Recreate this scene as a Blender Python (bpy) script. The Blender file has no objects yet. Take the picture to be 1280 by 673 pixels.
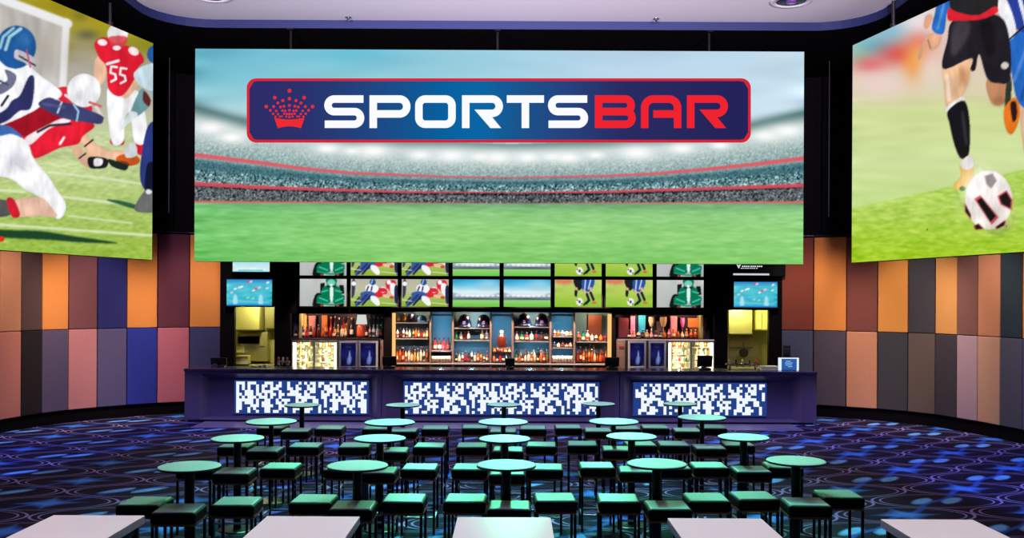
import bpy, bmesh, math, random
import numpy as np
from mathutils import Vector, Matrix

random.seed(7)
RNG = np.random.default_rng(11)
SC = bpy.context.scene
COL = SC.collection
PI = math.pi

# ------------------------------------------------------------------ survey of the room
# camera 2.58 m up, looking along +Y; F is its focal length in pixels of the 1280 x 673 frame
F, CX, CY, CAM_H, ROLL = 1190.0, 640.0, 373.0, 2.58, 0.0050


def sight(px, py):
    dx, dy = px - CX, py - CY
    return dx + ROLL * dy, dy - ROLL * dx


def at_height(px, py, z):
    """room point at height z seen in the photo at (px, py)"""
    x, y = sight(px, py)
    Y = (CAM_H - z) * F / y
    return x * Y / F, Y


def at_depth(px, py, Y):
    """(X, z) of the room point at depth Y seen in the photo at (px, py)"""
    x, y = sight(px, py)
    return x * Y / F, CAM_H - y * Y / F


def to_photo(P):
    """photo position of room points, an (n, 3) array"""
    x = P[:, 0] * F / P[:, 1]
    y = (CAM_H - P[:, 2]) * F / P[:, 1]
    return CX + x - ROLL * y, CY + y + ROLL * x


def lin(c):
    a = np.asarray(c, dtype=float)
    if a.max() > 1.0001:
        a = a / 255.0
    return np.where(a <= 0.04045, a / 12.92, ((a + 0.055) / 1.055) ** 2.4)


# ------------------------------------------------------------------ materials
MATS = {}


def mat(name, rgb, rough=0.6, metal=0.0, spec=0.5, noise=0.0, nscale=40.0, bump=0.0, trans=0.0, coat=0.0, ior=1.45, alpha=1.0):
    if name in MATS:
        return MATS[name]
    m = bpy.data.materials.new(name)
    m.use_nodes = True
    nt = m.node_tree
    b = nt.nodes['Principled BSDF']
    c = lin(rgb)
    b.inputs['Base Color'].default_value = (*c, 1)
    b.inputs['Roughness'].default_value = rough
    b.inputs['Metallic'].default_value = metal
    b.inputs['Specular IOR Level'].default_value = spec
    b.inputs['Transmission Weight'].default_value = trans
    b.inputs['Coat Weight'].default_value = coat
    b.inputs['IOR'].default_value = ior
    b.inputs['Alpha'].default_value = alpha
    if noise or bump:
        tc = nt.nodes.new('ShaderNodeTexCoord')
        n = nt.nodes.new('ShaderNodeTexNoise')
        n.inputs['Scale'].default_value = nscale
        n.inputs['Detail'].default_value = 4
        nt.links.new(tc.outputs['Object'], n.inputs['Vector'])
        if noise:
            mx = nt.nodes.new('ShaderNodeMix')
            mx.data_type = 'RGBA'
            mx.inputs[6].default_value = (*(c * (1 - noise)), 1)
            mx.inputs[7].default_value = (*np.clip(c * (1 + noise), 0, 1), 1)
            nt.links.new(n.outputs['Fac'], mx.inputs[0])
            nt.links.new(mx.outputs[2], b.inputs['Base Color'])
        if bump:
            bp = nt.nodes.new('ShaderNodeBump')
            bp.inputs['Strength'].default_value = bump
            bp.inputs['Distance'].default_value = 0.01
            nt.links.new(n.outputs['Fac'], bp.inputs['Height'])
            nt.links.new(bp.outputs['Normal'], b.inputs['Normal'])
    MATS[name] = m
    return m


def glow(name, rgb, strength=1.0):
    if name in MATS:
        return MATS[name]
    m = bpy.data.materials.new(name)
    m.use_nodes = True
    nt = m.node_tree
    nt.nodes.clear()
    e = nt.nodes.new('ShaderNodeEmission')
    o = nt.nodes.new('ShaderNodeOutputMaterial')
    e.inputs['Color'].default_value = (*lin(rgb), 1)
    e.inputs['Strength'].default_value = strength
    nt.links.new(e.outputs[0], o.inputs[0])
    MATS[name] = m
    return m


def picture_mat(name, strength=1.0):
    """a lit display: its pixels are the mesh's colour attribute"""
    if name in MATS:
        return MATS[name]
    m = bpy.data.materials.new(name)
    m.use_nodes = True
    nt = m.node_tree
    nt.nodes.clear()
    a = nt.nodes.new('ShaderNodeAttribute')
    a.attribute_name = 'pixels'
    e = nt.nodes.new('ShaderNodeEmission')
    e.inputs['Strength'].default_value = strength
    o = nt.nodes.new('ShaderNodeOutputMaterial')
    nt.links.new(a.outputs['Color'], e.inputs['Color'])
    nt.links.new(e.outputs[0], o.inputs[0])
    MATS[name] = m
    return m


# ------------------------------------------------------------------ objects
def tag(o, label=None, cat=None, group=None, kind=None):
    if label: o['label'] = label
    if cat: o['category'] = cat
    if group: o['group'] = group
    if kind: o['kind'] = kind
    return o


def thing(name, label, cat, loc=(0, 0, 0), rz=0.0, group=None):
    o = bpy.data.objects.new(name, None)
    o.empty_display_size = 0.1
    COL.objects.link(o)
    o.location = loc
    o.rotation_euler = (0, 0, rz)
    return tag(o, label, cat, group)


def obj(name, bm, m, parent=None, loc=None, smooth=False):
    me = bpy.data.meshes.new(name)
    if smooth:
        for f in bm.faces: f.smooth = True
    bm.to_mesh(me)
    bm.free()
    for k in (m if isinstance(m, (list, tuple)) else [m]):
        me.materials.append(k)
    o = bpy.data.objects.new(name, me)
    COL.objects.link(o)
    if parent is not None: o.parent = parent
    if loc is not None: o.location = loc
    return o


def copy_tree(o, parent=None):
    c = o.copy()
    COL.objects.link(c)
    if parent is not None: c.parent = parent
    for ch in list(o.children):
        copy_tree(ch, c)
    return c


def B():
    return bmesh.new()


def box(bm, x0, x1, y0, y1, z0, z1, bev=0.0, seg=2, mi=0):
    r = bmesh.ops.create_cube(bm, size=1.0)
    vs = r['verts']
    for v in vs:
        v.co = Vector((x0 + (v.co.x + .5) * (x1 - x0), y0 + (v.co.y + .5) * (y1 - y0), z0 + (v.co.z + .5) * (z1 - z0)))
    fs = {f for v in vs for f in v.link_faces}
    if mi:
        for f in fs: f.material_index = mi
    if bev:
        es = {e for v in vs for e in v.link_edges}
        bmesh.ops.bevel(bm, geom=list(es), offset=bev, segments=seg, affect='EDGES', profile=0.5)
    return bm


def tube(bm, p0, p1, r, n=10, r1=None):
    p0, p1 = Vector(p0), Vector(p1)
    d = p1 - p0
    q = d.to_track_quat('Z', 'Y').to_matrix().to_4x4()
    M = Matrix.Translation((p0 + p1) / 2) @ q
    bmesh.ops.create_cone(bm, cap_ends=True, segments=n, radius1=r, radius2=r if r1 is None else r1, depth=d.length, matrix=M)
    return bm


def lathe(bm, prof, n=16, c=(0, 0, 0), mis=None):
    """prof: [(r, z)...] turned about the z axis through c"""
    rings = []
    for r, z in prof:
        if r < 1e-6:
            rings.append([bm.verts.new((c[0], c[1], c[2] + z))])
        else:
            rings.append([bm.verts.new((c[0] + r * math.cos(2 * PI * k / n), c[1] + r * math.sin(2 * PI * k / n), c[2] + z)) for k in range(n)])
    for i in range(len(rings) - 1):
        a, b = rings[i], rings[i + 1]
        for k in range(n):
            k2 = (k + 1) % n
            if len(a) == 1 and len(b) == 1: continue
            if len(a) == 1: f = bm.faces.new((a[0], b[k2], b[k]))
            elif len(b) == 1: f = bm.faces.new((a[k], a[k2], b[0]))
            else: f = bm.faces.new((a[k], a[k2], b[k2], b[k]))
            if mis: f.material_index = mis[i]
    return bm


def prism(bm, pts, y0, y1):
    """outline in (x, z), from depth y0 to y1"""
    a = [bm.verts.new((x, y0, z)) for x, z in pts]
    b = [bm.verts.new((x, y1, z)) for x, z in pts]
    n = len(pts)
    bm.faces.new(a)
    bm.faces.new(b[::-1])
    for i in range(n):
        bm.faces.new((a[i], b[i], b[(i + 1) % n], a[(i + 1) % n]))
    bmesh.ops.recalc_face_normals(bm, faces=bm.faces[:])
    return bm


# ------------------------------------------------------------------ painting what the displays show
def spline(pts, n=8):
    P = [np.array(p, float) for p in pts]
    out, k = [], len(P)
    for i in range(k):
        a, b, c, d = P[i - 1], P[i], P[(i + 1) % k], P[(i + 2) % k]
        for j in range(n):
            t = j / n
            out.append(.5 * ((2 * b) + (c - a) * t + (2 * a - 5 * b + 4 * c - d) * t * t + (3 * b - a - 3 * c + d) * t ** 3))
    return np.array(out)


def blur1(a, s):
    if s <= 0: return a
    r = max(1, int(3 * s))
    k = np.exp(-.5 * (np.arange(-r, r + 1) / s) ** 2)
    k /= k.sum()
    pad = [(r, r), (r, r)] + [(0, 0)] * (a.ndim - 2)
    p = np.pad(a, pad, mode='edge')
    t = sum(k[i] * p[i:i + a.shape[0]] for i in range(2 * r + 1))
    return sum(k[i] * t[:, i:i + a.shape[1]] for i in range(2 * r + 1))


class Canvas:
    def __init__(s, x0, y0, x1, y1, res):
        s.x0, s.y0, s.res = x0, y0, res
        s.w, s.h = int((x1 - x0) * res), int((y1 - y0) * res)
        s.X = x0 + (np.arange(s.w) + .5) / res
        s.Y = y0 + (np.arange(s.h) + .5) / res
        s.GX, s.GY = np.meshgrid(s.X, s.Y)
        s.im = np.zeros((s.h, s.w, 3))

    def mix(s, mask, col, alpha=1.0):
        c = np.asarray(col, float)
        if c.ndim == 1: c = c / 255.0
        m = (mask * alpha)[..., None]
        s.im = s.im * (1 - m) + c * m

    def vgrad(s, stops):
        ys = [a for a, _ in stops]
        for k in range(3):
            s.im[..., k] = np.interp(s.GY, ys, [c[k] / 255. for _, c in stops])

    def polymask(s, pts):
        P = np.asarray(pts, float)
        m = np.zeros((s.h, s.w), bool)
        i0 = max(0, int((P[:, 1].min() - s.y0) * s.res) - 1); i1 = min(s.h, int((P[:, 1].max() - s.y0) * s.res) + 2)
        j0 = max(0, int((P[:, 0].min() - s.x0) * s.res) - 1); j1 = min(s.w, int((P[:, 0].max() - s.x0) * s.res) + 2)
        if i1 <= i0 or j1 <= j0: return m.astype(float)
        gx, gy = s.GX[i0:i1, j0:j1], s.GY[i0:i1, j0:j1]
        sub = np.zeros(gx.shape, bool)
        n = len(P)
        for i in range(n):
            (xa, ya), (xb, yb) = P[i], P[(i + 1) % n]
            if ya == yb: continue
            c = ((ya > gy) != (yb > gy)) & (gx < (xb - xa) * (gy - ya) / (yb - ya) + xa)
            sub ^= c
        m[i0:i1, j0:j1] = sub
        return m.astype(float)

    def poly(s, pts, col, smooth=True, soft=0.35, alpha=1.0):
        m = s.polymask(spline(pts) if smooth else pts)
        s.mix(blur1(m, soft * s.res), col, alpha)

    def ell(s, cx, cy, rx, ry, col, rot=0.0, soft=0.35, alpha=1.0):
        t = np.linspace(0, 2 * PI, 40, endpoint=False)
        x, y = rx * np.cos(t), ry * np.sin(t)
        c, d = math.cos(rot), math.sin(rot)
        s.poly(np.stack([cx + x * c - y * d, cy + x * d + y * c], 1), col, False, soft, alpha)

    def line(s, pts, w, col, soft=0.3, alpha=1.0):
        m = np.zeros((s.h, s.w))
        for (xa, ya), (xb, yb) in zip(pts[:-1], pts[1:]):
            L2 = (xb - xa) ** 2 + (yb - ya) ** 2 + 1e-9
            t = np.clip(((s.GX - xa) * (xb - xa) + (s.GY - ya) * (yb - ya)) / L2, 0, 1)
            d = np.hypot(s.GX - xa - t * (xb - xa), s.GY - ya - t * (yb - ya))
            m = np.maximum(m, np.clip((w / 2 - d) * s.res + .5, 0, 1))
        s.mix(blur1(m, soft * s.res), col, alpha)

    def blob(s, cx, cy, rx, ry, col, alpha=1.0):
        s.mix(np.exp(-.5 * (((s.GX - cx) / rx) ** 2 + ((s.GY - cy) / ry) ** 2)), col, alpha)

    def noise(s, amp, sx, sy, mask=None, tint=(1, 1, 1)):
        n = RNG.normal(size=(s.h, s.w))
        n = blur_xy(n, sx * s.res, sy * s.res)
        n /= n.std() + 1e-9
        if mask is not None: n = n * mask
        s.im = s.im + n[..., None] * amp * np.asarray(tint)

    def folds(s, ground):
        """cloth folds and modelling on the figures painted over the ground"""
        m = blur1((np.abs(s.im - ground).max(-1) > .06).astype(float), .8 * s.res)
        inner = blur1(m, 2.2 * s.res)
        s.im = s.im * (1 - (m * np.clip(1 - inner, 0, 1) * .16)[..., None])
        for sx, sy, amp in ((1.2, 3.4, .016), (3, 6, .026), (8, 8, .03)):
            n = blur_xy(RNG.normal(size=(s.h, s.w)), sx * s.res, sy * s.res)
            n = np.clip(n / n.std(), -2, 1.2) * inner * m
            s.im = s.im * (1 + (n * amp * 1.3)[..., None])

    def sample(s, px, py):
        u = np.clip((px - s.x0) * s.res - .5, 0, s.w - 1.001)
        v = np.clip((py - s.y0) * s.res - .5, 0, s.h - 1.001)
        i, j = v.astype(int), u.astype(int)
        a, b = (v - i)[:, None], (u - j)[:, None]
        I = np.clip(s.im, 0, 1)
        return (I[i, j] * (1 - b) + I[i, j + 1] * b) * (1 - a) + (I[i + 1, j] * (1 - b) + I[i + 1, j + 1] * b) * a


def blur_xy(a, sx, sy):
    def k1(s):
        r = max(1, int(3 * s)); k = np.exp(-.5 * (np.arange(-r, r + 1) / max(s, .01)) ** 2)
        return k / k.sum(), r
    k, r = k1(sy)
    p = np.pad(a, ((r, r), (0, 0)), mode='edge')
    a = sum(k[i] * p[i:i + a.shape[0]] for i in range(2 * r + 1))
    k, r = k1(sx)
    p = np.pad(a, ((0, 0), (r, r)), mode='edge')
    return sum(k[i] * p[:, i:i + a.shape[1]] for i in range(2 * r + 1))


def display_mesh(name, origin, U, V, nu, nv, colours):
    """a flat display of nu x nv pixels from origin along U and V; colours(points) -> sRGB per point"""
    o, U, V = (np.array(q, float) for q in (origin, U, V))
    a, b = np.meshgrid(np.linspace(0, 1, nu), np.linspace(0, 1, nv))
    P = o + a.reshape(-1, 1) * U + b.reshape(-1, 1) * V
    idx = np.arange(nu * nv).reshape(nv, nu)
    q = np.stack([idx[:-1, :-1], idx[:-1, 1:], idx[1:, 1:], idx[1:, :-1]], -1).reshape(-1, 4)
    me = bpy.data.meshes.new(name)
    me.vertices.add(len(P)); me.vertices.foreach_set('co', P.astype(np.float32).ravel())
    me.loops.add(q.size); me.loops.foreach_set('vertex_index', q.astype(np.int32).ravel())
    me.polygons.add(len(q))
    me.polygons.foreach_set('loop_start', (np.arange(len(q)) * 4).astype(np.int32))
    me.polygons.foreach_set('loop_total', np.full(len(q), 4, np.int32))
    me.update(calc_edges=True)
    at = me.color_attributes.new('pixels', 'FLOAT_COLOR', 'POINT')
    c = lin(np.clip(colours(P, a.ravel(), b.ravel()), 0, 1))
    rgba = np.ones((len(P), 4), np.float32); rgba[:, :3] = c
    at.data.foreach_set('color', rgba.ravel())
    return me


def link_mesh(name, me, m, parent=None, loc=None):
    if not me.materials: me.materials.append(m)
    o = bpy.data.objects.new(name, me)
    COL.objects.link(o)
    if parent is not None: o.parent = parent
    if loc is not None: o.location = loc
    return o
# ------------------------------------------------------------------ what is on the displays
def paint_football():
    c = Canvas(-260, -130, 215, 345, 2)
    c.vgrad([(-130, (150, 140, 40)), (20, (165, 150, 40)), (60, (150, 140, 60)), (85, (178, 172, 160)), (130, (185, 182, 165)), (165, (196, 208, 158)), (205, (194, 210, 148)), (255, (174, 200, 112)), (300, (162, 194, 84)), (330, (148, 186, 62))])
    c.noise(.035, 9, 4, (c.GY < 95).astype(float))
    for x, y, rx, ry, col in ((120, 25, 26, 14, (175, 155, 25)), (150, 40, 20, 10, (165, 155, 20)), (108, 44, 9, 5, (60, 60, 30)), (75, 8, 20, 8, (150, 135, 20)), (185, 55, 14, 10, (140, 140, 30)), (40, -20, 40, 18, (160, 145, 30)), (100, 20, 8, 6, (120, 115, 30))):
        c.blob(x, y, rx, ry, col, .8)
    # goal
    c.poly([(-260, -70), (-40, -20), (84, 32), (80, 150), (-260, 150)], (190, 185, 178), False, 2)
    c.noise(.03, 3, 12, c.polymask([(-260, -70), (84, 32), (80, 150), (-260, 150)]))
    c.blob(40, 60, 25, 14, (172, 165, 155), .6)
    c.line([(-260, -105), (0, -2), (85, 30)], 11, (236, 236, 238), 1.0)
    c.line([(83, 28), (78, 115)], 9, (240, 240, 242), 1.0)
    c.blob(105, 70, 18, 22, (172, 165, 150), .7)
    g = (c.GY > 165).astype(float)
    c.noise(.028, 2.2, .9, g, (1, .8, 1)); c.noise(.02, 14, 3, g)
    for pts, w in ((((-260, 222), (30, 240)), 3), (((75, 246), (190, 259)), 3), (((-260, 262), (0, 281), (195, 295)), 3.2), (((85, 270), (165, 279)), 2), (((60, 215), (120, 222)), 2.4), (((125, 222), (190, 232)), 2.4), (((150, 205), (170, 208)), 2)):
        c.line(pts, w, (225, 236, 205), .8, .85)
    c.poly([(-150, 280), (-60, 281), (0, 287), (50, 289), (90, 295), (148, 304), (100, 303), (60, 300), (0, 297), (-80, 290)], (24, 62, 40), True, .8, .95)
    c.poly([(133, 250), (150, 251), (172, 257), (168, 261), (150, 256)], (30, 80, 55), True, .6, .9)
    c.ell(1, 299, 4.5, 3.5, (225, 50, 30))
    W, R, DR, N, SK = (247, 247, 250), (222, 32, 52), (160, 22, 38), (52, 55, 100), (240, 192, 160)
    ground = c.im.copy()
    # receiver standing behind, red shirt 55
    c.poly([(140, 172), (153, 172), (154, 181), (139, 180)], R)
    c.poly([(170, 174), (182, 174), (181, 192), (172, 192)], R)
    c.poly([(134, 112), (152, 118), (166, 112), (175, 119), (183, 150), (182, 178), (168, 177), (163, 143), (156, 148), (154, 177), (139, 176)], W)
    c.line([(156, 125), (154, 150)], 2, (215, 215, 225), 1, .8)
    c.poly([(120, 72), (133, 78), (131, 100), (122, 108), (117, 98)], SK)
    c.poly([(168, 95), (176, 100), (160, 122), (152, 118)], SK)
    c.poly([(118, 55), (127, 47), (137, 49), (144, 58), (158, 57), (174, 65), (180, 76), (173, 84), (168, 99), (152, 120), (136, 112), (133, 84), (124, 72)], (224, 32, 52))
    c.ell(128, 53, 6, 4, (250, 235, 238), .2); c.ell(167, 64, 7, 5, (248, 225, 230), .5)
    for ox, oy in ((138, 84), (150, 86)):
        c.line([(ox + 8, oy), (ox + 1, oy - 1), (ox, oy + 7), (ox + 6, oy + 9), (ox + 7, oy + 15), (ox + 1, oy + 18)], 2.8, W)
    c.line([(134, 80), (148, 76)], 3.5, W, .4)
    c.ell(147, 42, 13, 12, (246, 244, 246)); c.poly([(137, 46), (158, 46), (155, 58), (145, 62), (138, 55)], (225, 60, 78), True, .6, .85); c.ell(146, 60, 5, 3, W)
    # blue defender at the edge
    c.poly([(184, 160), (200, 150), (215, 150), (212, 207), (200, 236), (181, 237), (175, 212)], (45, 60, 130))
    c.poly([(184, 206), (193, 206), (190, 238), (181, 237)], (20, 24, 50)); c.poly([(168, 262), (180, 240), (188, 238), (215, 262), (188, 266)], (110, 112, 112))
    c.ell(186, 240, 4, 3, (235, 235, 238))
    c.poly([(190, 84), (215, 78), (215, 130), (190, 120)], (150, 200, 220)); c.poly([(167, 92), (180, 82), (195, 82), (192, 112), (180, 110), (172, 104)], (205, 228, 238))
    c.poly([(176, 112), (186, 120), (187, 132), (172, 145), (163, 142)], (110, 155, 160)); c.poly([(180, 114), (188, 124), (186, 133), (179, 126)], (100, 40, 40))
    c.poly([(163, 140), (172, 144), (155, 160), (150, 166), (152, 158)], (225, 232, 235))
    c.ell(193, 68, 9, 11, (40, 90, 165))
    # ball carrier in red
    c.poly([(92, 150), (100, 158), (114, 175), (133, 187), (158, 189), (169, 193), (158, 199), (136, 198), (113, 195), (103, 181), (90, 174)], SK)
    c.poly([(93, 180), (103, 187), (115, 199), (112, 210), (101, 204), (91, 190)], SK)
    c.line([(106, 183), (116, 175)], 2, (40, 35, 40)); c.line([(99, 198), (107, 192)], 1.8, (40, 35, 40))
    c.ell(160, 200, 15, 7.5, (205, 88, 32), .05); c.ell(152, 205, 10, 4, (120, 60, 30), .1)
    c.poly([(156, 186), (165, 178), (171, 184), (170, 195), (158, 197)], (215, 218, 220))
    c.poly([(135, 199), (150, 203), (160, 207), (156, 213), (140, 208)], (30, 40, 35))
    c.poly([(110, 198), (119, 196), (134, 199), (133, 209), (118, 211), (111, 208)], (30, 30, 35)); c.poly([(118, 198.5), (128, 199), (127, 206.5), (118, 207.5)], W)
    c.poly([(2, 156), (28, 145), (48, 134), (70, 136), (86, 148), (108, 150), (118, 158), (104, 170), (97, 180), (75, 185), (44, 198), (37, 184), (30, 174), (14, 164)], R)
    c.poly([(2, 156), (28, 145), (48, 134), (70, 136), (84, 146), (60, 155), (34, 170), (14, 164)], DR)
    c.poly([(32, 172), (60, 156), (78, 148), (88, 152), (62, 161), (38, 181)], (240, 225, 228), True, .4)
    c.line([(47, 165), (62, 157), (88, 155)], 3, (45, 40, 55), .4); c.line([(75, 180), (80, 172)], 3, W, .5)
    c.poly([(70, 112), (84, 109), (102, 119), (113, 130), (114, 139), (93, 133), (76, 127)], R); c.line([(82, 119), (91, 126)], 3, W)
    c.ell(105, 113, 21, 21, (247, 247, 249)); c.blob(98, 122, 8, 8, (225, 228, 235), .5)
    c.line([(112, 128), (126, 133)], 3, (230, 100, 100)); c.line([(120, 134), (128, 146)], 4, (235, 225, 225))
    # tackler in white and navy
    c.poly([(-90, 110), (-30, 70), (0, 62), (22, 70), (50, 94), (76, 114), (72, 124), (55, 130), (40, 140), (5, 156), (-60, 180), (-120, 160)], W)
    c.poly([(36, 96), (43, 99), (39, 134), (24, 139), (5, 153), (-40, 166), (-60, 160), (0, 141), (15, 126), (25, 119)], (48, 50, 100))
    c.poly([(6, 87), (20, 94), (16, 108), (0, 118), (-4, 108), (9, 100)], (105, 108, 132)); c.line([(-3, 100), (10, 106)], 2.5, (70, 72, 105))
    c.blob(60, 108, 8, 6, (228, 230, 238), .7); c.line([(2, 132), (10, 120)], 3, (30, 30, 50))
    c.poly([(48, 129), (61, 122), (76, 127), (93, 131), (126, 144), (129, 150), (124, 155), (101, 152), (83, 149), (68, 143), (54, 136)], (62, 66, 112))
    c.line([(77, 128), (72, 141)], 2.4, (205, 225, 240)); c.line([(92, 131), (98, 139), (96, 151)], 2.4, (150, 200, 225)); c.line([(54, 130), (80, 134)], 3, (95, 100, 150), .8, .7)
    c.poly([(-70, 150), (-20, 145), (0, 156), (12, 158), (28, 172), (14, 176), (-20, 190), (-80, 190)], (62, 112, 182))
    c.poly([(-60, 180), (0, 170), (16, 168), (34, 178), (42, 198), (61, 221), (70, 236), (82, 254), (80, 268), (73, 274), (66, 269), (54, 250), (31, 237), (11, 223), (-30, 214)], (248, 247, 250))
    c.blob(15, 195, 10, 8, (226, 226, 238), .7); c.line([(20, 205), (35, 215)], 2, (222, 224, 236), .8, .8)
    c.poly([(20, 250), (51, 247), (64, 259), (71, 271), (48, 270), (22, 270)], (240, 196, 172))
    c.poly([(-15, 253), (8, 251), (14, 268), (-15, 271)], (85, 85, 85)); c.poly([(8, 250), (17, 249), (25, 269), (15, 271)], (205, 32, 50))
    c.ell(20, 59, 25, 27, (32, 92, 160), .25); c.line([(26, 36), (12, 46), (7, 62)], 4, (175, 220, 230), .5); c.line([(17, 35), (4, 46), (0, 60)], 3.5, (160, 210, 225), .5)
    c.poly([(20, 62), (32, 66), (44, 74), (41, 85), (30, 78), (18, 72)], (215, 205, 215)); c.line([(24, 70), (44, 82)], 2, (40, 45, 70)); c.line([(33, 62), (38, 84)], 2, (200, 90, 110)); c.blob(30, 50, 6, 7, (70, 140, 205), .6)
    c.folds(ground)
    c.im = blur1(c.im, .45)
    return c


def paint_soccer():
    c = Canvas(1055, -150, 1560, 345, 2)
    c.vgrad([(-150, (225, 215, 210)), (60, (226, 205, 195)), (110, (222, 210, 180)), (140, (206, 220, 150)), (200, (208, 224, 158)), (250, (196, 220, 140)), (300, (176, 210, 80)), (335, (166, 204, 50))])
    for x, y, rx, ry, col, a in ((1095, 58, 26, 12, (90, 185, 205), .9), (1120, 38, 24, 12, (110, 185, 215), .8), (1075, 72, 10, 8, (120, 200, 150), .6), (1150, 30, 18, 14, (238, 236, 240), .9), (1088, 82, 16, 8, (225, 90, 100), .85), (1125, 68, 22, 11, (225, 75, 70), .9), (1150, 55, 14, 12, (235, 110, 90), .8), (1140, 82, 9, 15, (244, 150, 60), .8), (1148, 70, 7, 10, (245, 180, 70), .6), (1100, 105, 26, 14, (236, 210, 205), .85), (1165, 85, 10, 15, (236, 215, 205), .7), (1300, 20, 60, 30, (230, 120, 100), .6), (1220, 60, 40, 20, (230, 200, 190), .5)):
        c.blob(x, y, rx, ry, col, a)
    low = c.polymask([(1055, 264), (1290, 210), (1560, 150), (1560, 345), (1055, 345)])
    c.mix(blur1(low, 2), (172, 208, 78), .75)
    c.mix(blur1(low, 2) * np.clip((c.GY - 270) / 55, 0, 1), (162, 204, 38), .9)
    c.noise(.03, 4, 1.0, blur1(low, 3), (1, .7, 1)); c.noise(.012, 16, 3, (c.GY > 120).astype(float)); c.noise(.02, 2, .8, low, (1, .6, 1))
    c.ell(1159, 287, 1.2, .8, (50, 70, 30)); c.ell(1258, 283, 1.2, .8, (70, 80, 30))
    ground = c.im.copy()
    BK, SK = (34, 32, 38), (236, 192, 152)
    # second player at the edge
    c.poly([(1276, 130), (1300, 130), (1302, 190), (1284, 200), (1276, 160)], (232, 190, 160))
    c.poly([(1262, 54), (1280, 36), (1340, 30), (1345, 130), (1300, 138), (1275, 131), (1266, 101)], (38, 105, 195))
    c.line([(1268, 100), (1285, 55)], 4, (90, 150, 225), 1, .8); c.line([(1276, 125), (1290, 80)], 3, (30, 70, 150), 1, .8)
    c.poly([(1236, -60), (1254, -6), (1270, 36), (1310, 40), (1360, 20), (1350, -80)], (42, 62, 150))
    c.poly([(1236, -12), (1255, -6), (1270, 34), (1262, 49), (1251, 22)], (235, 235, 240)); c.line([(1275, 0), (1283, 30)], 5, (225, 228, 238)); c.line([(1300, -10), (1306, 30)], 5, (225, 228, 238)); c.line([(1262, 49), (1280, 33)], 2, (25, 25, 40))
    # player in black
    c.poly([(1234, 100), (1262, 94), (1263, 118), (1250, 132), (1238, 126)], (205, 145, 105)); c.blob(1250, 126, 6, 4, (165, 105, 70), .7)
    c.poly([(1259, 96), (1264, 98), (1263, 130), (1256, 136)], (45, 60, 50))
    c.poly([(1255, 137), (1268, 122), (1275, 136), (1272, 156), (1264, 168), (1257, 160)], (236, 122, 32)); c.poly([(1263, 130), (1270, 128), (1271, 146), (1266, 152)], (45, 25, 25), True, .5)
    c.poly([(1157, 21), (1163, 18), (1166, 24), (1160, 35), (1155, 33)], (225, 165, 135), True, .8)
    c.poly([(1160, 44), (1176, 41), (1174, 57), (1163, 63), (1156, 61), (1151, 73), (1147, 73), (1152, 56)], (228, 172, 138)); c.line([(1160, 50), (1163, 60)], 1.5, (170, 105, 80), .5)
    c.poly([(1168, -30), (1186, -30), (1192, 2), (1184, 16), (1179, 42), (1165, 36), (1170, 8)], (40, 105, 190)); c.line([(1180, 5), (1172, 36)], 3, (80, 145, 215), .8)
    c.poly([(1180, 82), (1214, 70), (1212, 92), (1201, 125), (1184, 136), (1180, 108)], SK); c.line([(1184, 95), (1186, 125)], 5, (250, 225, 200), 1.2); c.blob(1204, 95, 5, 10, (205, 140, 100), .8)
    c.poly([(1183, 134), (1202, 121), (1206, 128), (1185, 140)], (238, 236, 236))
    c.poly([(1185, 139), (1205, 126), (1212, 152), (1211, 192), (1201, 198), (1193, 181), (1187, 155)], (26, 24, 28)); c.line([(1203, 140), (1208, 180)], 3, (55, 55, 60), 1.2)
    c.poly([(1200, 205), (1213, 194), (1218, 214), (1214, 226), (1204, 236), (1195, 237), (1192, 231), (1201, 220)], (238, 190, 95)); c.poly([(1200, 204), (1213, 194), (1217, 208), (1206, 212)], (238, 232, 230)); c.ell(1203, 236, 4, 3, (60, 90, 30))
    c.poly([(1180, -80), (1250, -80), (1248, 0), (1242, 16), (1216, 24), (1191, 16), (1186, -10)], (38, 37, 40))
    c.poly([(1194, 24), (1247, 19), (1262, 50), (1262, 99), (1247, 104), (1234, 98), (1224, 68), (1219, 87), (1213, 87), (1214, 73), (1179, 86), (1184, 52)], BK)
    c.poly([(1192, 30), (1212, 28), (1208, 50), (1190, 70)], (70, 68, 74), True, 2, .8); c.poly([(1225, 30), (1240, 28), (1244, 60), (1234, 70)], (24, 22, 26), True, 2); c.ell(1256, 82, 5, 4.5, (215, 205, 195), -.4)
    c.poly([(1186, 10), (1196, 15), (1222, 19), (1243, 8), (1247, 15), (1227, 24), (1201, 26), (1185, 25)], (222, 36, 50))
    # ball
    c.ell(1236, 250, 29.5, 37, (244, 236, 230)); c.blob(1220, 235, 12, 16, (255, 252, 250), .8); c.blob(1246, 275, 12, 10, (225, 212, 205), .6)
    for p, q in (([(1221, 251), (1227, 247), (1245, 270), (1238, 278)], 0), ([(1249, 246), (1258, 240), (1264, 250), (1263, 261), (1252, 255)], 0), ([(1207, 256), (1213, 268), (1213, 273), (1207, 265)], 0), ([(1218, 283), (1223, 280), (1229, 286), (1220, 287)], 0), ([(1245, 284), (1256, 276), (1255, 282), (1247, 286)], 0)):
        cx_, cy_ = np.mean(p, 0)
        c.poly([(cx_ + (x - cx_) * 1.28, cy_ + (y - cy_) * 1.2) for x, y in p], (215, 60, 75), False, .5, .85); c.poly(p, (30, 26, 28), False, .5)
    c.poly([(1231, 220), (1241, 217), (1246, 226), (1239, 236), (1233, 230)], (150, 142, 145), False, .7)
    c.folds(ground)
    c.im = blur1(c.im, .45)
    return c


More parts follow.
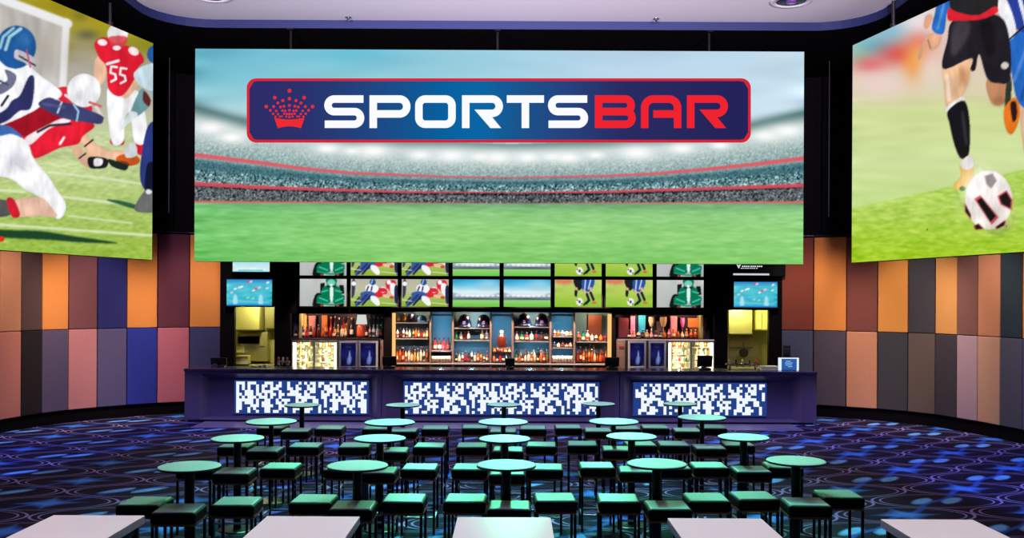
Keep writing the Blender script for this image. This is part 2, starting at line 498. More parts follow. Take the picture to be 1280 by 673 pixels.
def paint_stadium():
    c = Canvas(235, 50, 1015, 340, 1.6)
    c.vgrad([(50, (110, 190, 212)), (100, (135, 204, 220)), (150, (190, 222, 228)), (190, (205, 218, 216)), (254, (150, 170, 165)), (340, (110, 190, 105))])
    t = np.clip((c.GX - 243) / 762, 0, 1)
    sky = np.clip((215 - c.GY) / 40, 0, 1)
    right = np.zeros_like(c.im); right[:] = np.array((205, 226, 240)) / 255.
    m = (sky * np.clip(t * 1.15 - .1, 0, 1) * .9)[..., None]
    c.im = c.im * (1 - m) + right * m
    c.noise(.022, 60, 10, sky); c.noise(.015, 25, 5, sky); c.blob(445, 62, 40, 14, (75, 180, 210), .5); c.blob(800, 80, 90, 20, (200, 212, 240), .5)

    def curve(pts):
        xs, ys = zip(*pts)
        return np.interp(c.GX, xs, ys)
    roof = curve([(235, 130), (290, 146), (350, 160), (440, 172), (640, 180), (800, 174), (900, 164), (960, 150), (1015, 137)])
    r1 = curve([(235, 193), (320, 203), (380, 211), (440, 216.5), (560, 221), (640, 222), (760, 220), (820, 217), (880, 212), (940, 206), (1015, 197)])
    r2 = curve([(235, 229.5), (320, 234), (400, 237), (500, 240), (640, 241), (760, 240), (900, 235.5), (1015, 231.5)])
    r3 = curve([(235, 252.5), (640, 254.5), (1015, 253)])
    side = np.clip(np.abs(c.GX - 630) / 380, 0, 1)
    inst = ((c.GY > roof) & (c.GY < r1)).astype(float)
    # upper tier: haze at the roof, grey seats towards the rail
    d = np.clip((c.GY - roof) / (r1 - roof), 0, 1)
    seats = np.stack([np.interp(d, (0, .3, .6, 1), (96 / 255., .76, .68, .55)), np.interp(d, (0, .3, .6, 1), (130 / 255., .82, .76, .66)), np.interp(d, (0, .3, .6, 1), (130 / 255., .81, .75, .66))], -1)
    c.mix(blur1(inst, 1.5), seats)
    edge = np.exp(-.5 * ((c.GY - roof - 1) / 5) ** 2) * np.clip(side * 1.5 - .3, 0, 1)
    c.mix(edge, (88, 122, 124), .8)
    mid = ((c.GY >= r1) & (c.GY < r2)).astype(float)
    low = ((c.GY >= r2) & (c.GY < r3)).astype(float)
    d2 = np.clip((c.GY - r1) / (r2 - r1), 0, 1)
    tier = np.stack([np.interp(d2, (0, .35, .75, 1), (.42, .25, .38, .5)), np.interp(d2, (0, .35, .75, 1), (.58, .42, .52, .6)), np.interp(d2, (0, .35, .75, 1), (.60, .46, .54, .6))], -1)
    c.mix(mid, tier); c.mix(low, (88, 96, 100)); c.mix(low * (np.clip((c.GY - r2 - 2) / 4, 0, 1) < .5), (40, 45, 55), .8)
    n = RNG.normal(size=c.GX.shape); n = blur1(n, .5 * c.res); n /= n.std()
    amp = inst * np.clip((d - .25) * 2, 0, 1) * .06 + mid * (.06 + .13 * (d2 > .5)) + low * .14
    c.im += (n * amp)[..., None]
    g = (c.GY >= r3).astype(float)
    dg = np.clip((c.GY - 254) / 76, 0, 1)
    pitch = np.stack([np.interp(dg, (0, .15, .5, 1), (.44, .55, .58, .51)), np.interp(dg, (0, .15, .5, 1), (.66, .79, .83, .79)), np.interp(dg, (0, .15, .5, 1), (.48, .50, .49, .41))], -1)
    c.mix(g, pitch)
    c.mix(g * np.clip(1 - (c.GX - 243) / 250, 0, 1), (88, 190, 96), .45)
    c.noise(.022, 5, .8, g, (1, .7, .9)); c.noise(.016, 30, 1.8, g)
    band = np.sin((c.GY - 254 + .06 * (c.GX - 240)) * .42) * np.clip((c.GY - 280) / 30, 0, 1)
    c.im += (band * g * -.012)[..., None]
    for r, w, col in ((r1, 2.6, (222, 92, 102)), (r2, 2.4, (214, 78, 92)), (r3, 1.5, (214, 110, 105))):
        wv = w * (.45 + .8 * side)
        c.mix(np.clip((wv - np.abs(c.GY - r)) * 1.2, 0, 1), col, .92)
    c.mix(np.exp(-.5 * ((c.GY - r1 - 3.6) / 1.2) ** 2), (225, 225, 225), .25)
    for x, y, s in ((263, 160, 1.3), (290, 172, 1.2), (409, 186, 1), (440, 189, .7), (467, 189, 1.3), (525, 194, 1), (565, 195, 1.35), (600, 196, .8), (623, 197, 1.25), (660, 197, 1.1), (690, 196, .8), (711, 197, 1.15), (745, 194, .8), (796, 191, 1.5), (852, 186, 1.1), (900, 182, .8), (957, 170, 1.2), (985, 164, 1.3)):
        c.blob(x, y, 17 * s, 7 * s, (232, 240, 238), .5); c.blob(x, y, 9 * s, 3.6 * s, (255, 255, 255), 1)
    c.im = blur1(c.im, .5)
    return c


def small(w=64, h=36):
    return Canvas(0, 0, w, h, 2)


def tv_race():
    c = small()
    c.vgrad([(0, (196, 200, 196)), (36, (182, 186, 184))])
    c.noise(.012, 3, 8)
    K, G, T, W = (18, 24, 24), (8, 120, 80), (70, 190, 165), (225, 245, 238)
    c.poly([(28, 6), (34, 5), (34, 18), (28, 19)], K, False); c.poly([(54, 8), (60, 8), (61, 19), (55, 20)], K, False)
    c.poly([(22, 20), (31, 21), (32, 36), (18, 36)], K); c.poly([(51, 20), (58, 22), (60, 36), (48, 36)], K)
    c.poly([(36, 0), (50, 0), (50, 8), (55, 12), (55, 24), (32, 24), (31, 12), (37, 8)], G)
    c.ell(43, 5, 5.5, 4.5, (120, 205, 185)); c.line([(38, 10), (48, 10)], 3, (30, 50, 55)); c.ell(43, 8, 2, 2, W)
    c.poly([(41, 12), (46, 12), (45, 28), (42, 28)], W); c.poly([(26, 21), (40, 25), (40, 32), (24, 30)], G); c.poly([(47, 25), (60, 21), (60, 29), (47, 32)], G)
    c.line([(27, 25), (38, 29)], 2, T); c.line([(49, 29), (59, 25)], 2, T); c.line([(24, 31), (40, 34), (47, 34), (60, 31)], 2.2, (30, 150, 110)); c.line([(30, 17), (38, 15)], 2, T); c.line([(49, 15), (57, 17)], 2, T)
    c.poly([(20, 33), (32, 35), (32, 36), (18, 36)], K, False); c.ell(30, 35, 2, 1, (200, 60, 60)); c.ell(52, 35, 2, 1, (200, 60, 60))
    return c


def tv_football():
    c = small()
    c.vgrad([(0, (185, 182, 165)), (16, (190, 195, 160)), (22, (172, 195, 105)), (36, (140, 178, 60))])
    W, R, N = (246, 246, 248), (222, 40, 60), (45, 55, 110)
    c.poly([(2, 2), (6, 3), (5, 20), (1, 24)], (60, 60, 90)); c.ell(4, 6, 3, 3, W)
    c.poly([(48, 3), (58, 1), (62, 6), (58, 16), (50, 14)], R); c.poly([(54, 6), (62, 8), (60, 24), (55, 22)], W); c.ell(52, 4, 3, 3, W); c.line([(50, 14), (58, 24)], 3, (235, 180, 150))
    c.poly([(60, 10), (64, 10), (64, 34), (60, 28)], (35, 40, 80))
    c.poly([(36, 15), (44, 11), (50, 16), (46, 22), (36, 24), (32, 20)], R); c.ell(44, 14, 4.5, 4, W); c.poly([(38, 12), (47, 12), (49, 16), (40, 17)], R)
    c.poly([(44, 20), (56, 22), (58, 25), (46, 24)], (240, 190, 160)); c.ell(56, 24, 3, 2, (190, 90, 40))
    c.poly([(22, 8), (32, 6), (38, 12), (34, 18), (24, 18), (20, 13)], W); c.line([(24, 10), (22, 15)], 2, N); c.line([(29, 10), (28, 15)], 2, N)
    c.ell(30, 4, 4.2, 4, (40, 80, 150)); c.line([(30, 0), (28, 6)], 1.3, (180, 215, 230))
    c.poly([(14, 18), (26, 16), (34, 20), (28, 26), (18, 30), (8, 36), (6, 33), (13, 25)], (60, 90, 160)); c.line([(10, 33), (22, 21)], 3, N); c.line([(16, 34), (27, 22)], 2.4, (30, 35, 70))
    c.poly([(28, 22), (36, 24), (40, 32), (36, 35), (28, 28)], W); c.line([(6, 31), (12, 24)], 2, (30, 30, 60))
    c.line([(0, 27), (14, 29)], 1, (225, 232, 205)); c.line([(42, 31), (64, 33)], 1, (225, 232, 205))
    return c


def tv_stadium():
    c = small()
    c.vgrad([(0, (40, 165, 215)), (8, (110, 195, 225)), (16, (215, 235, 240)), (22, (225, 235, 238)), (23, (165, 180, 190)), (25, (70, 85, 100)), (26.5, (90, 110, 110)), (27.5, (150, 215, 120)), (36, (110, 195, 75))])
    c.noise(.02, 7, 2, (c.GY < 18).astype(float)); c.blob(50, 6, 14, 5, (200, 230, 240), .5)
    c.poly([(0, 17), (14, 22), (30, 23.5), (0, 26)], (130, 150, 165), False, 1, .7); c.poly([(64, 17), (50, 22), (34, 23.5), (64, 26)], (130, 150, 165), False, 1, .7)
    for x in range(6, 64, 7): c.blob(x, 21.8 + .0009 * (x - 32) ** 2 * -1, 1.6, .9, (255, 255, 255), .9)
    return c


def tv_soccer():
    c = small()
    c.vgrad([(0, (205, 215, 120)), (6, (190, 212, 110)), (18, (178, 208, 90)), (36, (140, 190, 50))])
    c.noise(.012, 6, 2)
    for x, y in ((5, 2), (13, 3), (20, 2)): c.blob(x, y, 4, 2.4, (225, 100, 90), .8)
    c.poly([(26, 0), (38, 0), (38, 9), (33, 14), (28, 9)], (30, 30, 36)); c.poly([(28, 12), (31, 13), (30, 22), (27, 20)], (26, 26, 30)); c.ell(29.5, 12, 2, 2, (225, 170, 135))
    c.poly([(38, 0), (54, 0), (51, 12), (44, 16), (38, 14)], (40, 85, 165)); c.line([(42, 0), (41, 12)], 1.6, (220, 225, 235)); c.line([(49, 0), (46, 12)], 1.6, (220, 225, 235))
    c.line([(40, 14), (45, 20)], 3, (230, 180, 150)); c.line([(49, 11), (50, 18)], 3, (230, 180, 150)); c.line([(44, 19), (47, 27), (43, 31)], 3.4, (28, 32, 60)); c.line([(49, 17), (53, 26)], 3.4, (28, 32, 60)); c.ell(54, 30, 3, 1.6, (225, 100, 60)); c.line([(43, 30), (40, 33)], 2.2, (30, 30, 40))
    c.ell(34, 29, 4.8, 5, (242, 240, 240)); c.ell(34, 29, 1.7, 1.8, (60, 50, 55)); c.ell(31, 27, .9, 1, (80, 70, 75)); c.ell(37, 31.5, 1, .9, (80, 70, 75))
    return c


def tv_pool():
    c = small()
    c.vgrad([(0, (40, 130, 205)), (4, (70, 165, 215)), (7, (85, 200, 215)), (36, (60, 180, 205))])
    c.noise(.03, 4, 1.5, (c.GY > 6).astype(float))
    for x, y, col in ((12, 13, (235, 235, 245)), (18, 11, (245, 225, 235)), (21, 10, (235, 245, 250)), (7, 18, (225, 200, 220)), (41, 13, (235, 70, 100)), (46, 11, (240, 190, 205)), (38, 15, (235, 230, 240)), (31, 3, (225, 60, 140)), (34, 3, (235, 200, 230)), (58, 4, (235, 240, 250)), (57, 12, (190, 235, 240)), (30, 25, (150, 220, 190)), (37, 26, (150, 220, 190))):
        c.ell(x, y, 2.6, 1.3, col, -.3, .5)
    for x in (12, 48): c.poly([(x - 2, 22), (x + 2, 22), (x + 3, 34), (x - 3, 34)], (190, 235, 245), True, .8, .8)
    c.line([(0, 35), (64, 35)], 2, (35, 130, 205)); c.line([(6, 30), (60, 31)], .8, (170, 230, 235), .4, .7)
    return c


def tv_pale():
    c = small()
    c.vgrad([(0, (150, 215, 225)), (22, (165, 220, 230)), (30, (205, 236, 240)), (34, (225, 245, 250)), (36, (120, 200, 215))])
    c.noise(.02, 6, 2); c.line([(10, 34), (52, 34)], 1.4, (90, 180, 200))
    return c


def fridge_poster():
    c = Canvas(0, 0, 40, 60, 1)
    c.vgrad([(0, (22, 20, 70)), (30, (26, 30, 95)), (60, (16, 16, 50))])
    c.noise(.03, 5, 6); c.blob(20, 25, 12, 10, (45, 45, 140), .6); c.line([(13, 10), (27, 11)], 2.5, (60, 65, 130), 1)
    c.poly([(22, 20), (25, 20), (26, 32), (29, 38), (26, 54), (17, 54), (16, 42), (21, 32)], (110, 130, 215), True, 1); c.line([(23, 24), (23, 48)], 2, (205, 215, 245), 1)
    return c
# ------------------------------------------------------------------ camera and world
cam = bpy.data.cameras.new('camera')
cam.sensor_width = 36.0
cam.lens = F * 36.0 / 1280.0
cam.shift_x = 0.0
cam.shift_y = (CY - 336.5) / 1280.0
cam.clip_end = 200
cam_o = bpy.data.objects.new('camera', cam)
COL.objects.link(cam_o)
cam_o.location = (0, 0, CAM_H)
cam_o.rotation_euler = (PI / 2, -ROLL, 0)
SC.camera = cam_o
SC.view_settings.view_transform = 'Standard'
SC.view_settings.look = 'None'
SC.view_settings.exposure = 0.0
SC.view_settings.gamma = 1.0
SC.view_settings.use_curve_mapping = False
SC.cycles.use_denoising = True
SC.cycles.max_bounces = 8
SC.cycles.sample_clamp_indirect = 4.0
w = bpy.data.worlds.new('room_ambience')
w.use_nodes = True
w.node_tree.nodes['Background'].inputs[0].default_value = (.05, .04, .09, 1)
w.node_tree.nodes['Background'].inputs[1].default_value = 0.25
SC.world = w

# ------------------------------------------------------------------ shared materials
M_BLACK = mat('black_wall_paint', (7, 5, 10), .8, spec=.1)
M_SOFFIT = mat('black_ceiling_paint', (6, 4, 8), .9, spec=.05)
M_FRAME = mat('black_cabinet', (6, 6, 8), .6, spec=.12)
M_CEIL = mat('pale_ceiling_paint', (212, 204, 216), .75)
M_STEEL = mat('brushed_steel', (150, 150, 155), .35, 1.0)
M_CHROME = mat('chrome', (190, 190, 195), .15, 1.0)
M_LIT = picture_mat('lit_display')


# ------------------------------------------------------------------ carpet
def carpet():
    m = bpy.data.materials.new('patterned_carpet')
    m.use_nodes = True
    nt = m.node_tree
    L = nt.links
    bs = nt.nodes['Principled BSDF']
    bs.inputs['Roughness'].default_value = .85
    bs.inputs['Specular IOR Level'].default_value = .15

    def mt(op, a, b=None, c=None):
        n = nt.nodes.new('ShaderNodeMath'); n.operation = op
        for i, v in enumerate((a, b, c)):
            if v is None: continue
            if isinstance(v, (int, float)): n.inputs[i].default_value = v
            else: L.new(v, n.inputs[i])
        return n.outputs[0]
    tc = nt.nodes.new('ShaderNodeTexCoord')
    sp = nt.nodes.new('ShaderNodeSeparateXYZ')
    L.new(tc.outputs['Object'], sp.inputs[0])
    x = mt('SUBTRACT', sp.outputs[0], -6.23); y = mt('SUBTRACT', sp.outputs[1], 14.73)
    e1, e2 = (1.71, .17), (-.235, 1.44)
    det = e1[0] * e2[1] - e2[0] * e1[1]
    u = mt('ADD', mt('MULTIPLY', x, e2[1] / det), mt('MULTIPLY', y, -e2[0] / det))
    v = mt('ADD', mt('MULTIPLY', x, -e1[1] / det), mt('MULTIPLY', y, e1[0] / det))

    def cell(q, off): return mt('SUBTRACT', mt('FRACT', mt('ADD', q, off)), .5)

    def near(q, c, w, soft=.5):      # 1 where |q - c| < w
        mr = nt.nodes.new('ShaderNodeMapRange')
        mr.inputs[1].default_value = w * (1 + soft); mr.inputs[2].default_value = w * (1 - soft)
        mr.inputs[3].default_value = 0; mr.inputs[4].default_value = 1
        L.new(mt('ABSOLUTE', mt('SUBTRACT', q, c)), mr.inputs[0])
        return mr.outputs[0]
    lines = 0.0
    dens = []
    for off in (.5, 1.0):
        a, b = cell(u, off), cell(v, off)
        r = mt('SQRT', mt('ADD', mt('POWER', mt('DIVIDE', a, .495), 2), mt('POWER', mt('DIVIDE', b, .29), 2)))
        rim = mt('MAXIMUM', near(r, .985, .020), near(r, .865, .016))
        glowend = mt('ADD', mt('MULTIPLY', mt('POWER', mt('MULTIPLY', mt('ABSOLUTE', a), 2.0), 3), .55), .45)
        lines = mt('MAXIMUM', lines, mt('MULTIPLY', rim, glowend))
        if off == .5:      # four-armed star
            s = mt('ADD', mt('POWER', mt('DIVIDE', mt('ABSOLUTE', a), .27), .62), mt('POWER', mt('DIVIDE', mt('ABSOLUTE', b), .25), .62))
            star = near(s, 0, .84, .34)
        else:              # two leaning leaves
            aa = mt('SUBTRACT', mt('ABSOLUTE', a), .116)
            bb = mt('SUBTRACT', b, mt('MULTIPLY', mt('MULTIPLY', aa, mt('SIGN', a)), .8))
            rr = mt('SQRT', mt('ADD', mt('POWER', mt('DIVIDE', aa, .128), 2), mt('POWER', mt('DIVIDE', bb, .078), 2)))
            leaf = near(rr, 0, .9, .25)
    n = nt.nodes.new('ShaderNodeTexNoise'); n.inputs['Scale'].default_value = 5; n.inputs['Detail'].default_value = 3
    L.new(tc.outputs['Object'], n.inputs['Vector'])
    n2 = nt.nodes.new('ShaderNodeTexNoise'); n2.inputs['Scale'].default_value = 220
    L.new(tc.outputs['Object'], n2.inputs['Vector'])
    fade = mt('ADD', mt('MULTIPLY', n.outputs['Fac'], .9), .4)

    def mix(fac, A, Bc):
        q = nt.nodes.new('ShaderNodeMix'); q.data_type = 'RGBA'
        L.new(fac, q.inputs[0]) if not isinstance(fac, float) else None
        if isinstance(A, tuple): q.inputs[6].default_value = (*lin(A), 1)
        else: L.new(A, q.inputs[6])
        q.inputs[7].default_value = (*lin(Bc), 1)
        return q.outputs[2]
    c = mix(n.outputs['Fac'], (13, 7, 33), (21, 12, 46))
    c = mix(mt('MULTIPLY', lines, .85), c, (166, 150, 218))
    dg = mt('SUBTRACT', cell(mt('SUBTRACT', u, v), .5), mt('MULTIPLY', mt('SINE', mt('MULTIPLY', mt('ADD', u, v), 2 * PI)), .035))
    c = mix(mt('MULTIPLY', mt('MULTIPLY', near(dg, 0, .032, .5), .75), fade), c, (44, 92, 200))
    c = mix(mt('MULTIPLY', star, fade), c, (74, 140, 240))
    c = mix(mt('MULTIPLY', leaf, fade), c, (116, 180, 244))
    L.new(c, bs.inputs['Base Color'])
    bp = nt.nodes.new('ShaderNodeBump'); bp.inputs['Strength'].default_value = .4; bp.inputs['Distance'].default_value = .004
    L.new(n2.outputs['Fac'], bp.inputs['Height']); L.new(bp.outputs[0], bs.inputs['Normal'])
    return m


bm = B(); box(bm, -11.6, 11.6, -2.0, 23.2, -.12, 0.0)
tag(obj('floor', bm, carpet()), kind='structure')
bm = B(); box(bm, -6.3, 5.75, 18.7, 19.6, 0.0, .012)
tag(obj('trim_1', bm, mat('grey_vinyl_strip', (120, 112, 140), .4, noise=.15, nscale=8)), kind='structure')


# ------------------------------------------------------------------ curved side walls clad in fabric panels
def fabric(nm, rgb): return mat('fabric_' + nm, rgb, .9, spec=.15, noise=.08, nscale=25, bump=.15)


TONE = dict(tan=(196, 132, 100), darkbrown=(84, 62, 62), orange=(222, 138, 72), mauve=(120, 74, 80), navy=(46, 46, 108), plum=(98, 50, 66),
            salmon=(196, 122, 108), black=(40, 33, 34), slatemauve=(92, 80, 108), pink=(196, 128, 132), slate=(92, 84, 124), blue=(48, 58, 152), rose=(186, 104, 124), indigo=(66, 66, 114),
            rust=(128, 64, 50), brown=(120, 68, 62), amber=(214, 142, 72), charcoal=(64, 62, 68), sand=(208, 146, 86), cocoa=(120, 82, 76), teal=(46, 58, 68),
            slateblue=(78, 82, 110), greyplum=(84, 74, 90), peach=(198, 136, 106), olive=(98, 84, 78), dusk=(66, 60, 68), lilac=(172, 142, 152), biscuit=(196, 150, 124), storm=(84, 84, 100))
LEFT = [(278, 21.3), (237, 21.05), (197, 20.7), (159, 20.3), (122, 19.85), (86, 19.35), (53, 18.8), (27, 18.3), (0, 17.75), (-32, 17.0), (-70, 16.2)]
RIGHT = [(977, 21.2), (1017, 21.0), (1058, 20.65), (1097, 20.3), (1135, 19.85), (1169, 19.35), (1196, 18.8), (1222, 18.3), (1250, 17.7), (1278, 17.1), (1312, 16.4), (1350, 15.7)]
L_UP = ['orange', 'plum', 'orange', 'navy', 'mauve', 'orange', 'darkbrown', 'tan', 'brown', 'orange']
L_LO = ['indigo', 'rose', 'blue', 'slate', 'pink', 'slatemauve', 'black', 'salmon', 'indigo', 'pink']
R_UP = ['rust', 'orange', 'brown', 'amber', 'charcoal', 'sand', 'cocoa', 'tan', 'teal', 'orange', 'brown']
R_LO = ['slateblue', 'greyplum', 'peach', 'charcoal', 'olive', 'dusk', 'lilac', 'biscuit', 'storm', 'slate', 'peach']
SAY = dict(tan='tan', darkbrown='dark brown', orange='orange', mauve='mauve brown', navy='navy blue', plum='plum', salmon='salmon pink', black='black', slatemauve='grey mauve', pink='pink', slate='slate', blue='bright blue',
           rose='rose pink', indigo='indigo', rust='rust red', brown='reddish brown', amber='amber', charcoal='charcoal', sand='sand', cocoa='cocoa brown', teal='dark teal', slateblue='slate blue', greyplum='grey plum', peach='peach', olive='olive grey', dusk='dusky grey', lilac='pale lilac', biscuit='biscuit', storm='storm grey')


def clad_wall(name, pts, up, lo, side):
    P = [Vector((sight(px, CY)[0] * Y / F, Y)) for px, Y in pts]
    bm = B()
    far = Vector((side * 11.3, -2.0))
    back = [p.copy() for p in P] + [Vector((side * 11.3, 14.6)), far]
    # dark carcass wall standing 5 cm behind the panel faces
    out = []
    for i, p in enumerate(back):
        a = back[max(0, i - 1)]; b = back[min(len(back) - 1, i + 1)]
        d = (b - a).normalized(); n = Vector((d.y, -d.x)) * (1 if side < 0 else -1)
        if n.dot(Vector((0, 9)) - p) > 0: n = -n
        out.append((p + n * .05, p + n * .25))
    for (a0, a1), (b0, b1) in zip(out[:-1], out[1:]):
        v = [bm.verts.new((q.x, q.y, z)) for q in (a0, b0, b1, a1) for z in (0, 7.66)]
        for f in ((0, 2, 3, 1), (4, 6, 7, 5), (0, 1, 7, 6), (2, 4, 5, 3), (1, 3, 5, 7), (0, 6, 4, 2)):
            bm.faces.new([v[k] for k in f])
    bmesh.ops.recalc_face_normals(bm, faces=bm.faces[:])
    wall = tag(obj(name, bm, M_BLACK), kind='structure')
    for i in range(len(P) - 1):
        a, b = P[i], P[i + 1]
        d = b - a; ln = d.length; d.normalize()
        n = Vector((-d.y, d.x))
        if n.dot(Vector((0, 9)) - (a + b) / 2) < 0: n = -n
        for tone, z0, z1, row in ((up[i], 1.905, 3.95, 'upper'), (lo[i], .26, 1.893, 'lower')):
            bm = B()
            box(bm, .008, ln - .008, -.055, 0.0, z0, z1, .012, 2)
            M = Matrix(((d.x, n.x, 0, a.x), (d.y, n.y, 0, a.y), (0, 0, 1, 0), (0, 0, 0, 1)))
            bmesh.ops.transform(bm, matrix=M, verts=bm.verts[:])
            bmesh.ops.recalc_face_normals(bm, faces=bm.faces[:])
            o = obj('fabric_panel', bm, fabric(tone, TONE[tone]), wall, smooth=False)
            o['label'] = '%s fabric panel in the %s row' % (SAY[tone], row)
    return wall, P


WL, PL = clad_wall('wall_left', LEFT, L_UP, L_LO, -1)
WR, PR = clad_wall('wall_right', RIGHT, R_UP, R_LO, 1)

# ------------------------------------------------------------------ wall behind the bar, with its openings
YB = 21.2


def bx_(px): return at_depth(px, 420, YB)[0]
def bz_(px, py): return at_depth(px, py, YB)[1]


OPEN = [(293, 343, 384), (363, 480, 392.5), (489.5, 765, 390.5), (769, 893, 394), (909.5, 961, 388)]
bm = B()
xl, xr = PL[0].x - .02, PR[0].x + .02
edges = [xl]
for a, b, t in OPEN: edges += [bx_(a), bx_(b)]
edges.append(xr)
for i in range(0, len(edges), 2):
    box(bm, edges[i], edges[i + 1], YB, YB + .12, 0, 7.66)
for a, b, t in OPEN:
    box(bm, bx_(a), bx_(b), YB, YB + .12, bz_((a + b) / 2, t), 7.66)
    box(bm, bx_(a), bx_(b), YB, YB + .12, 0, .5)
tag(obj('wall_back', bm, M_BLACK), kind='structure')
# thin ledge that runs round the top of the panels
for nm, P in (('trim_2', PL), ('trim_3', PR)):
    bm = B()
    for a, b in zip(P[:-1], P[1:]):
        tube(bm, (a.x, a.y - .02, 3.99), (b.x, b.y - .02, 3.99), .018, 6)
    tag(obj(nm, bm, mat('dark_metal_trim', (44, 36, 56), .4, .6)), kind='structure')

# ------------------------------------------------------------------ ceiling: a pale tray with a dark soffit round it
TX, TY, TR, TZ, SZ = 6.45, 17.4, 1.0, 7.65, 7.50
path = [(-TX, -2.0)] + [(-TX + TR - TR * math.cos(t), TY - TR + TR * math.sin(t)) for t in np.linspace(0, PI / 2, 10)]
path += [(-x, y) for x, y in reversed(path)]
bm = B()
lo = [bm.verts.new((x, y, TZ)) for x, y in path]; hi = [bm.verts.new((x, y, TZ + .1)) for x, y in path]
bm.faces.new(lo); bm.faces.new(hi[::-1])
for i in range(len(lo)):
    j = (i + 1) % len(lo); bm.faces.new((lo[i], hi[i], hi[j], lo[j]))
bmesh.ops.recalc_face_normals(bm, faces=bm.faces[:])
tag(obj('ceiling', bm, M_CEIL), kind='structure')
bm = B()
for (xa, ya), (xb, yb) in zip(path[:-1], path[1:]):
    da = Vector((xb - xa, yb - ya)).normalized(); n = Vector((-da.y, da.x)) * .02
    v = [bm.verts.new(q) for q in ((xa, ya, SZ), (xb, yb, SZ), (xb, yb, TZ), (xa, ya, TZ), (xa + n.x, ya + n.y, SZ), (xb + n.x, yb + n.y, SZ), (xb + n.x, yb + n.y, TZ), (xa + n.x, ya + n.y, TZ))]
    for f in ((0, 1, 2, 3), (5, 4, 7, 6), (0, 4, 5, 1)): bm.faces.new([v[k] for k in f])
tag(obj('trim_4', bm, mat('blue_tray_edge', (34, 42, 84), .6, spec=.2)), kind='structure')
bm = B()
box(bm, -11.6, -TX - .02, -2, 23.2, SZ, SZ + .12); box(bm, TX + .02, 11.6, -2, 23.2, SZ, SZ + .12); box(bm, -TX - .02, TX + .02, TY + .02, 23.2, SZ, SZ + .12)
for s in (-1, 1):
    arc = [(s * (-TX - .02 + TR - TR * math.cos(t)), TY + .02 - TR + TR * math.sin(t)) for t in np.linspace(0, PI / 2, 10)] + [(s * (-TX - .02), TY + .02)]
    f = bm.faces.new([bm.verts.new((x, y, SZ + .001)) for x, y in arc])
    r = bmesh.ops.extrude_face_region(bm, geom=[f]); bmesh.ops.translate(bm, vec=(0, 0, .1), verts=[q for q in r['geom'] if isinstance(q, bmesh.types.BMVert)])
bmesh.ops.recalc_face_normals(bm, faces=bm.faces[:])
tag(obj('ceiling_soffit', bm, M_SOFFIT), kind='structure')

# recessed downlights and sprinkler heads
for px, Yc, side in ((264, 16.02, 'left'), (989, 16.15, 'right')):
    X = sight(px, 5)[0] * Yc / F
    t = thing('ceiling_downlight', 'large round recessed ceiling downlight near the top %s corner of the ceiling' % side, 'ceiling light', (X, Yc, TZ), 0, 'recessed ceiling downlights')
    bm = B(); lathe(bm, [(.355, .0), (.355, -.014), (.33, -.022), (.25, -.018), (.245, 0)], 40)
    obj('trim_ring', bm, mat('white_trim_ring', (205, 198, 212), .35), t, smooth=True)
    bm = B(); lathe(bm, [(.245, -.012), (.2, -.004), (0, -.002)], 40)
    obj('reflector', bm, mat('dark_reflector', (46, 30, 58), .25, .6), t, smooth=True)
    bm = B(); lathe(bm, [(.09, -.003), (.085, -.03), (0, -.04)], 24)
    obj('lens', bm, mat('violet_lens', (92, 50, 130), .2, coat=.5), t, smooth=True)
for px, py, s in ((436, 22.5, 'left'), (819, 25.5, 'right')):
    X, Y = at_height(px, py, TZ)
    Y = min(Y, 17.2)
    t = thing('sprinkler_head', 'tiny metal sprinkler head on the ceiling above the %s half of the main screen' % s, 'sprinkler', (X, Y, TZ), 0, 'ceiling sprinkler heads')
    bm = B(); lathe(bm, [(0, 0), (.06, 0), (.05, -.015), (.02, -.02)], 16); obj('escutcheon', bm, M_CHROME, t, smooth=True)
    bm = B(); lathe(bm, [(.018, -.018), (.018, -.06), (.035, -.062), (.035, -.068), (0, -.068)], 12); obj('nozzle', bm, M_CHROME, t, smooth=True)
# ------------------------------------------------------------------ the three great video screens
Z0, Z1 = 3.23, 7.14
STAD = paint_stadium()
YS = 17.5
xa = at_depth(243.5, 200, YS)[0]; xb = at_depth(1004.5, 200, YS)[0]
scr = thing('hanging_video_screen', 'huge centre video screen showing a stadium with a red and white lettered banner', 'screen', ((xa + xb) / 2, YS, Z0), 0, 'giant video screens')
W2, HH = (xb - xa) / 2, Z1 - Z0
bm = B(); box(bm, -W2, W2, .012, .22, 0, HH, .006, 1); obj('cabinet', bm, M_FRAME, scr)
orgn = np.array([scr.location.x, scr.location.y, scr.location.z])


def stad_cols(P, a, b):
    px, py = to_photo(P + orgn)
    return STAD.sample(px, py)


me = display_mesh('display', (-W2, 0, 0), (2 * W2, 0, 0), (0, 0, HH), 760, 272, stad_cols)
link_mesh('display', me, M_LIT, scr)


def sxz(px, py):
    X, z = at_depth(px, py, YS)
    return X - scr.location.x, z - Z0


PXM = YS / F      # metres per photo pixel on the screen


def rr_outline(x0, y0, x1, y1, r, n=8):
    out = []
    for cx, cy, a0 in ((x1 - r, y1 - r, 0), (x0 + r, y1 - r, 90), (x0 + r, y0 + r, 180), (x1 - r, y0 + r, 270)):
        for k in range(n + 1):
            t = math.radians(a0 + 90 * k / n); out.append((cx + r * math.cos(t), cy + r * math.sin(t)))
    return out


def flat(bm, pts, y):
    """a filled outline in photo pixels, on the screen at depth offset y"""
    v = [bm.verts.new((q[0], y, q[1])) for q in (sxz(*p) for p in pts)]
    return bm.faces.new(v)


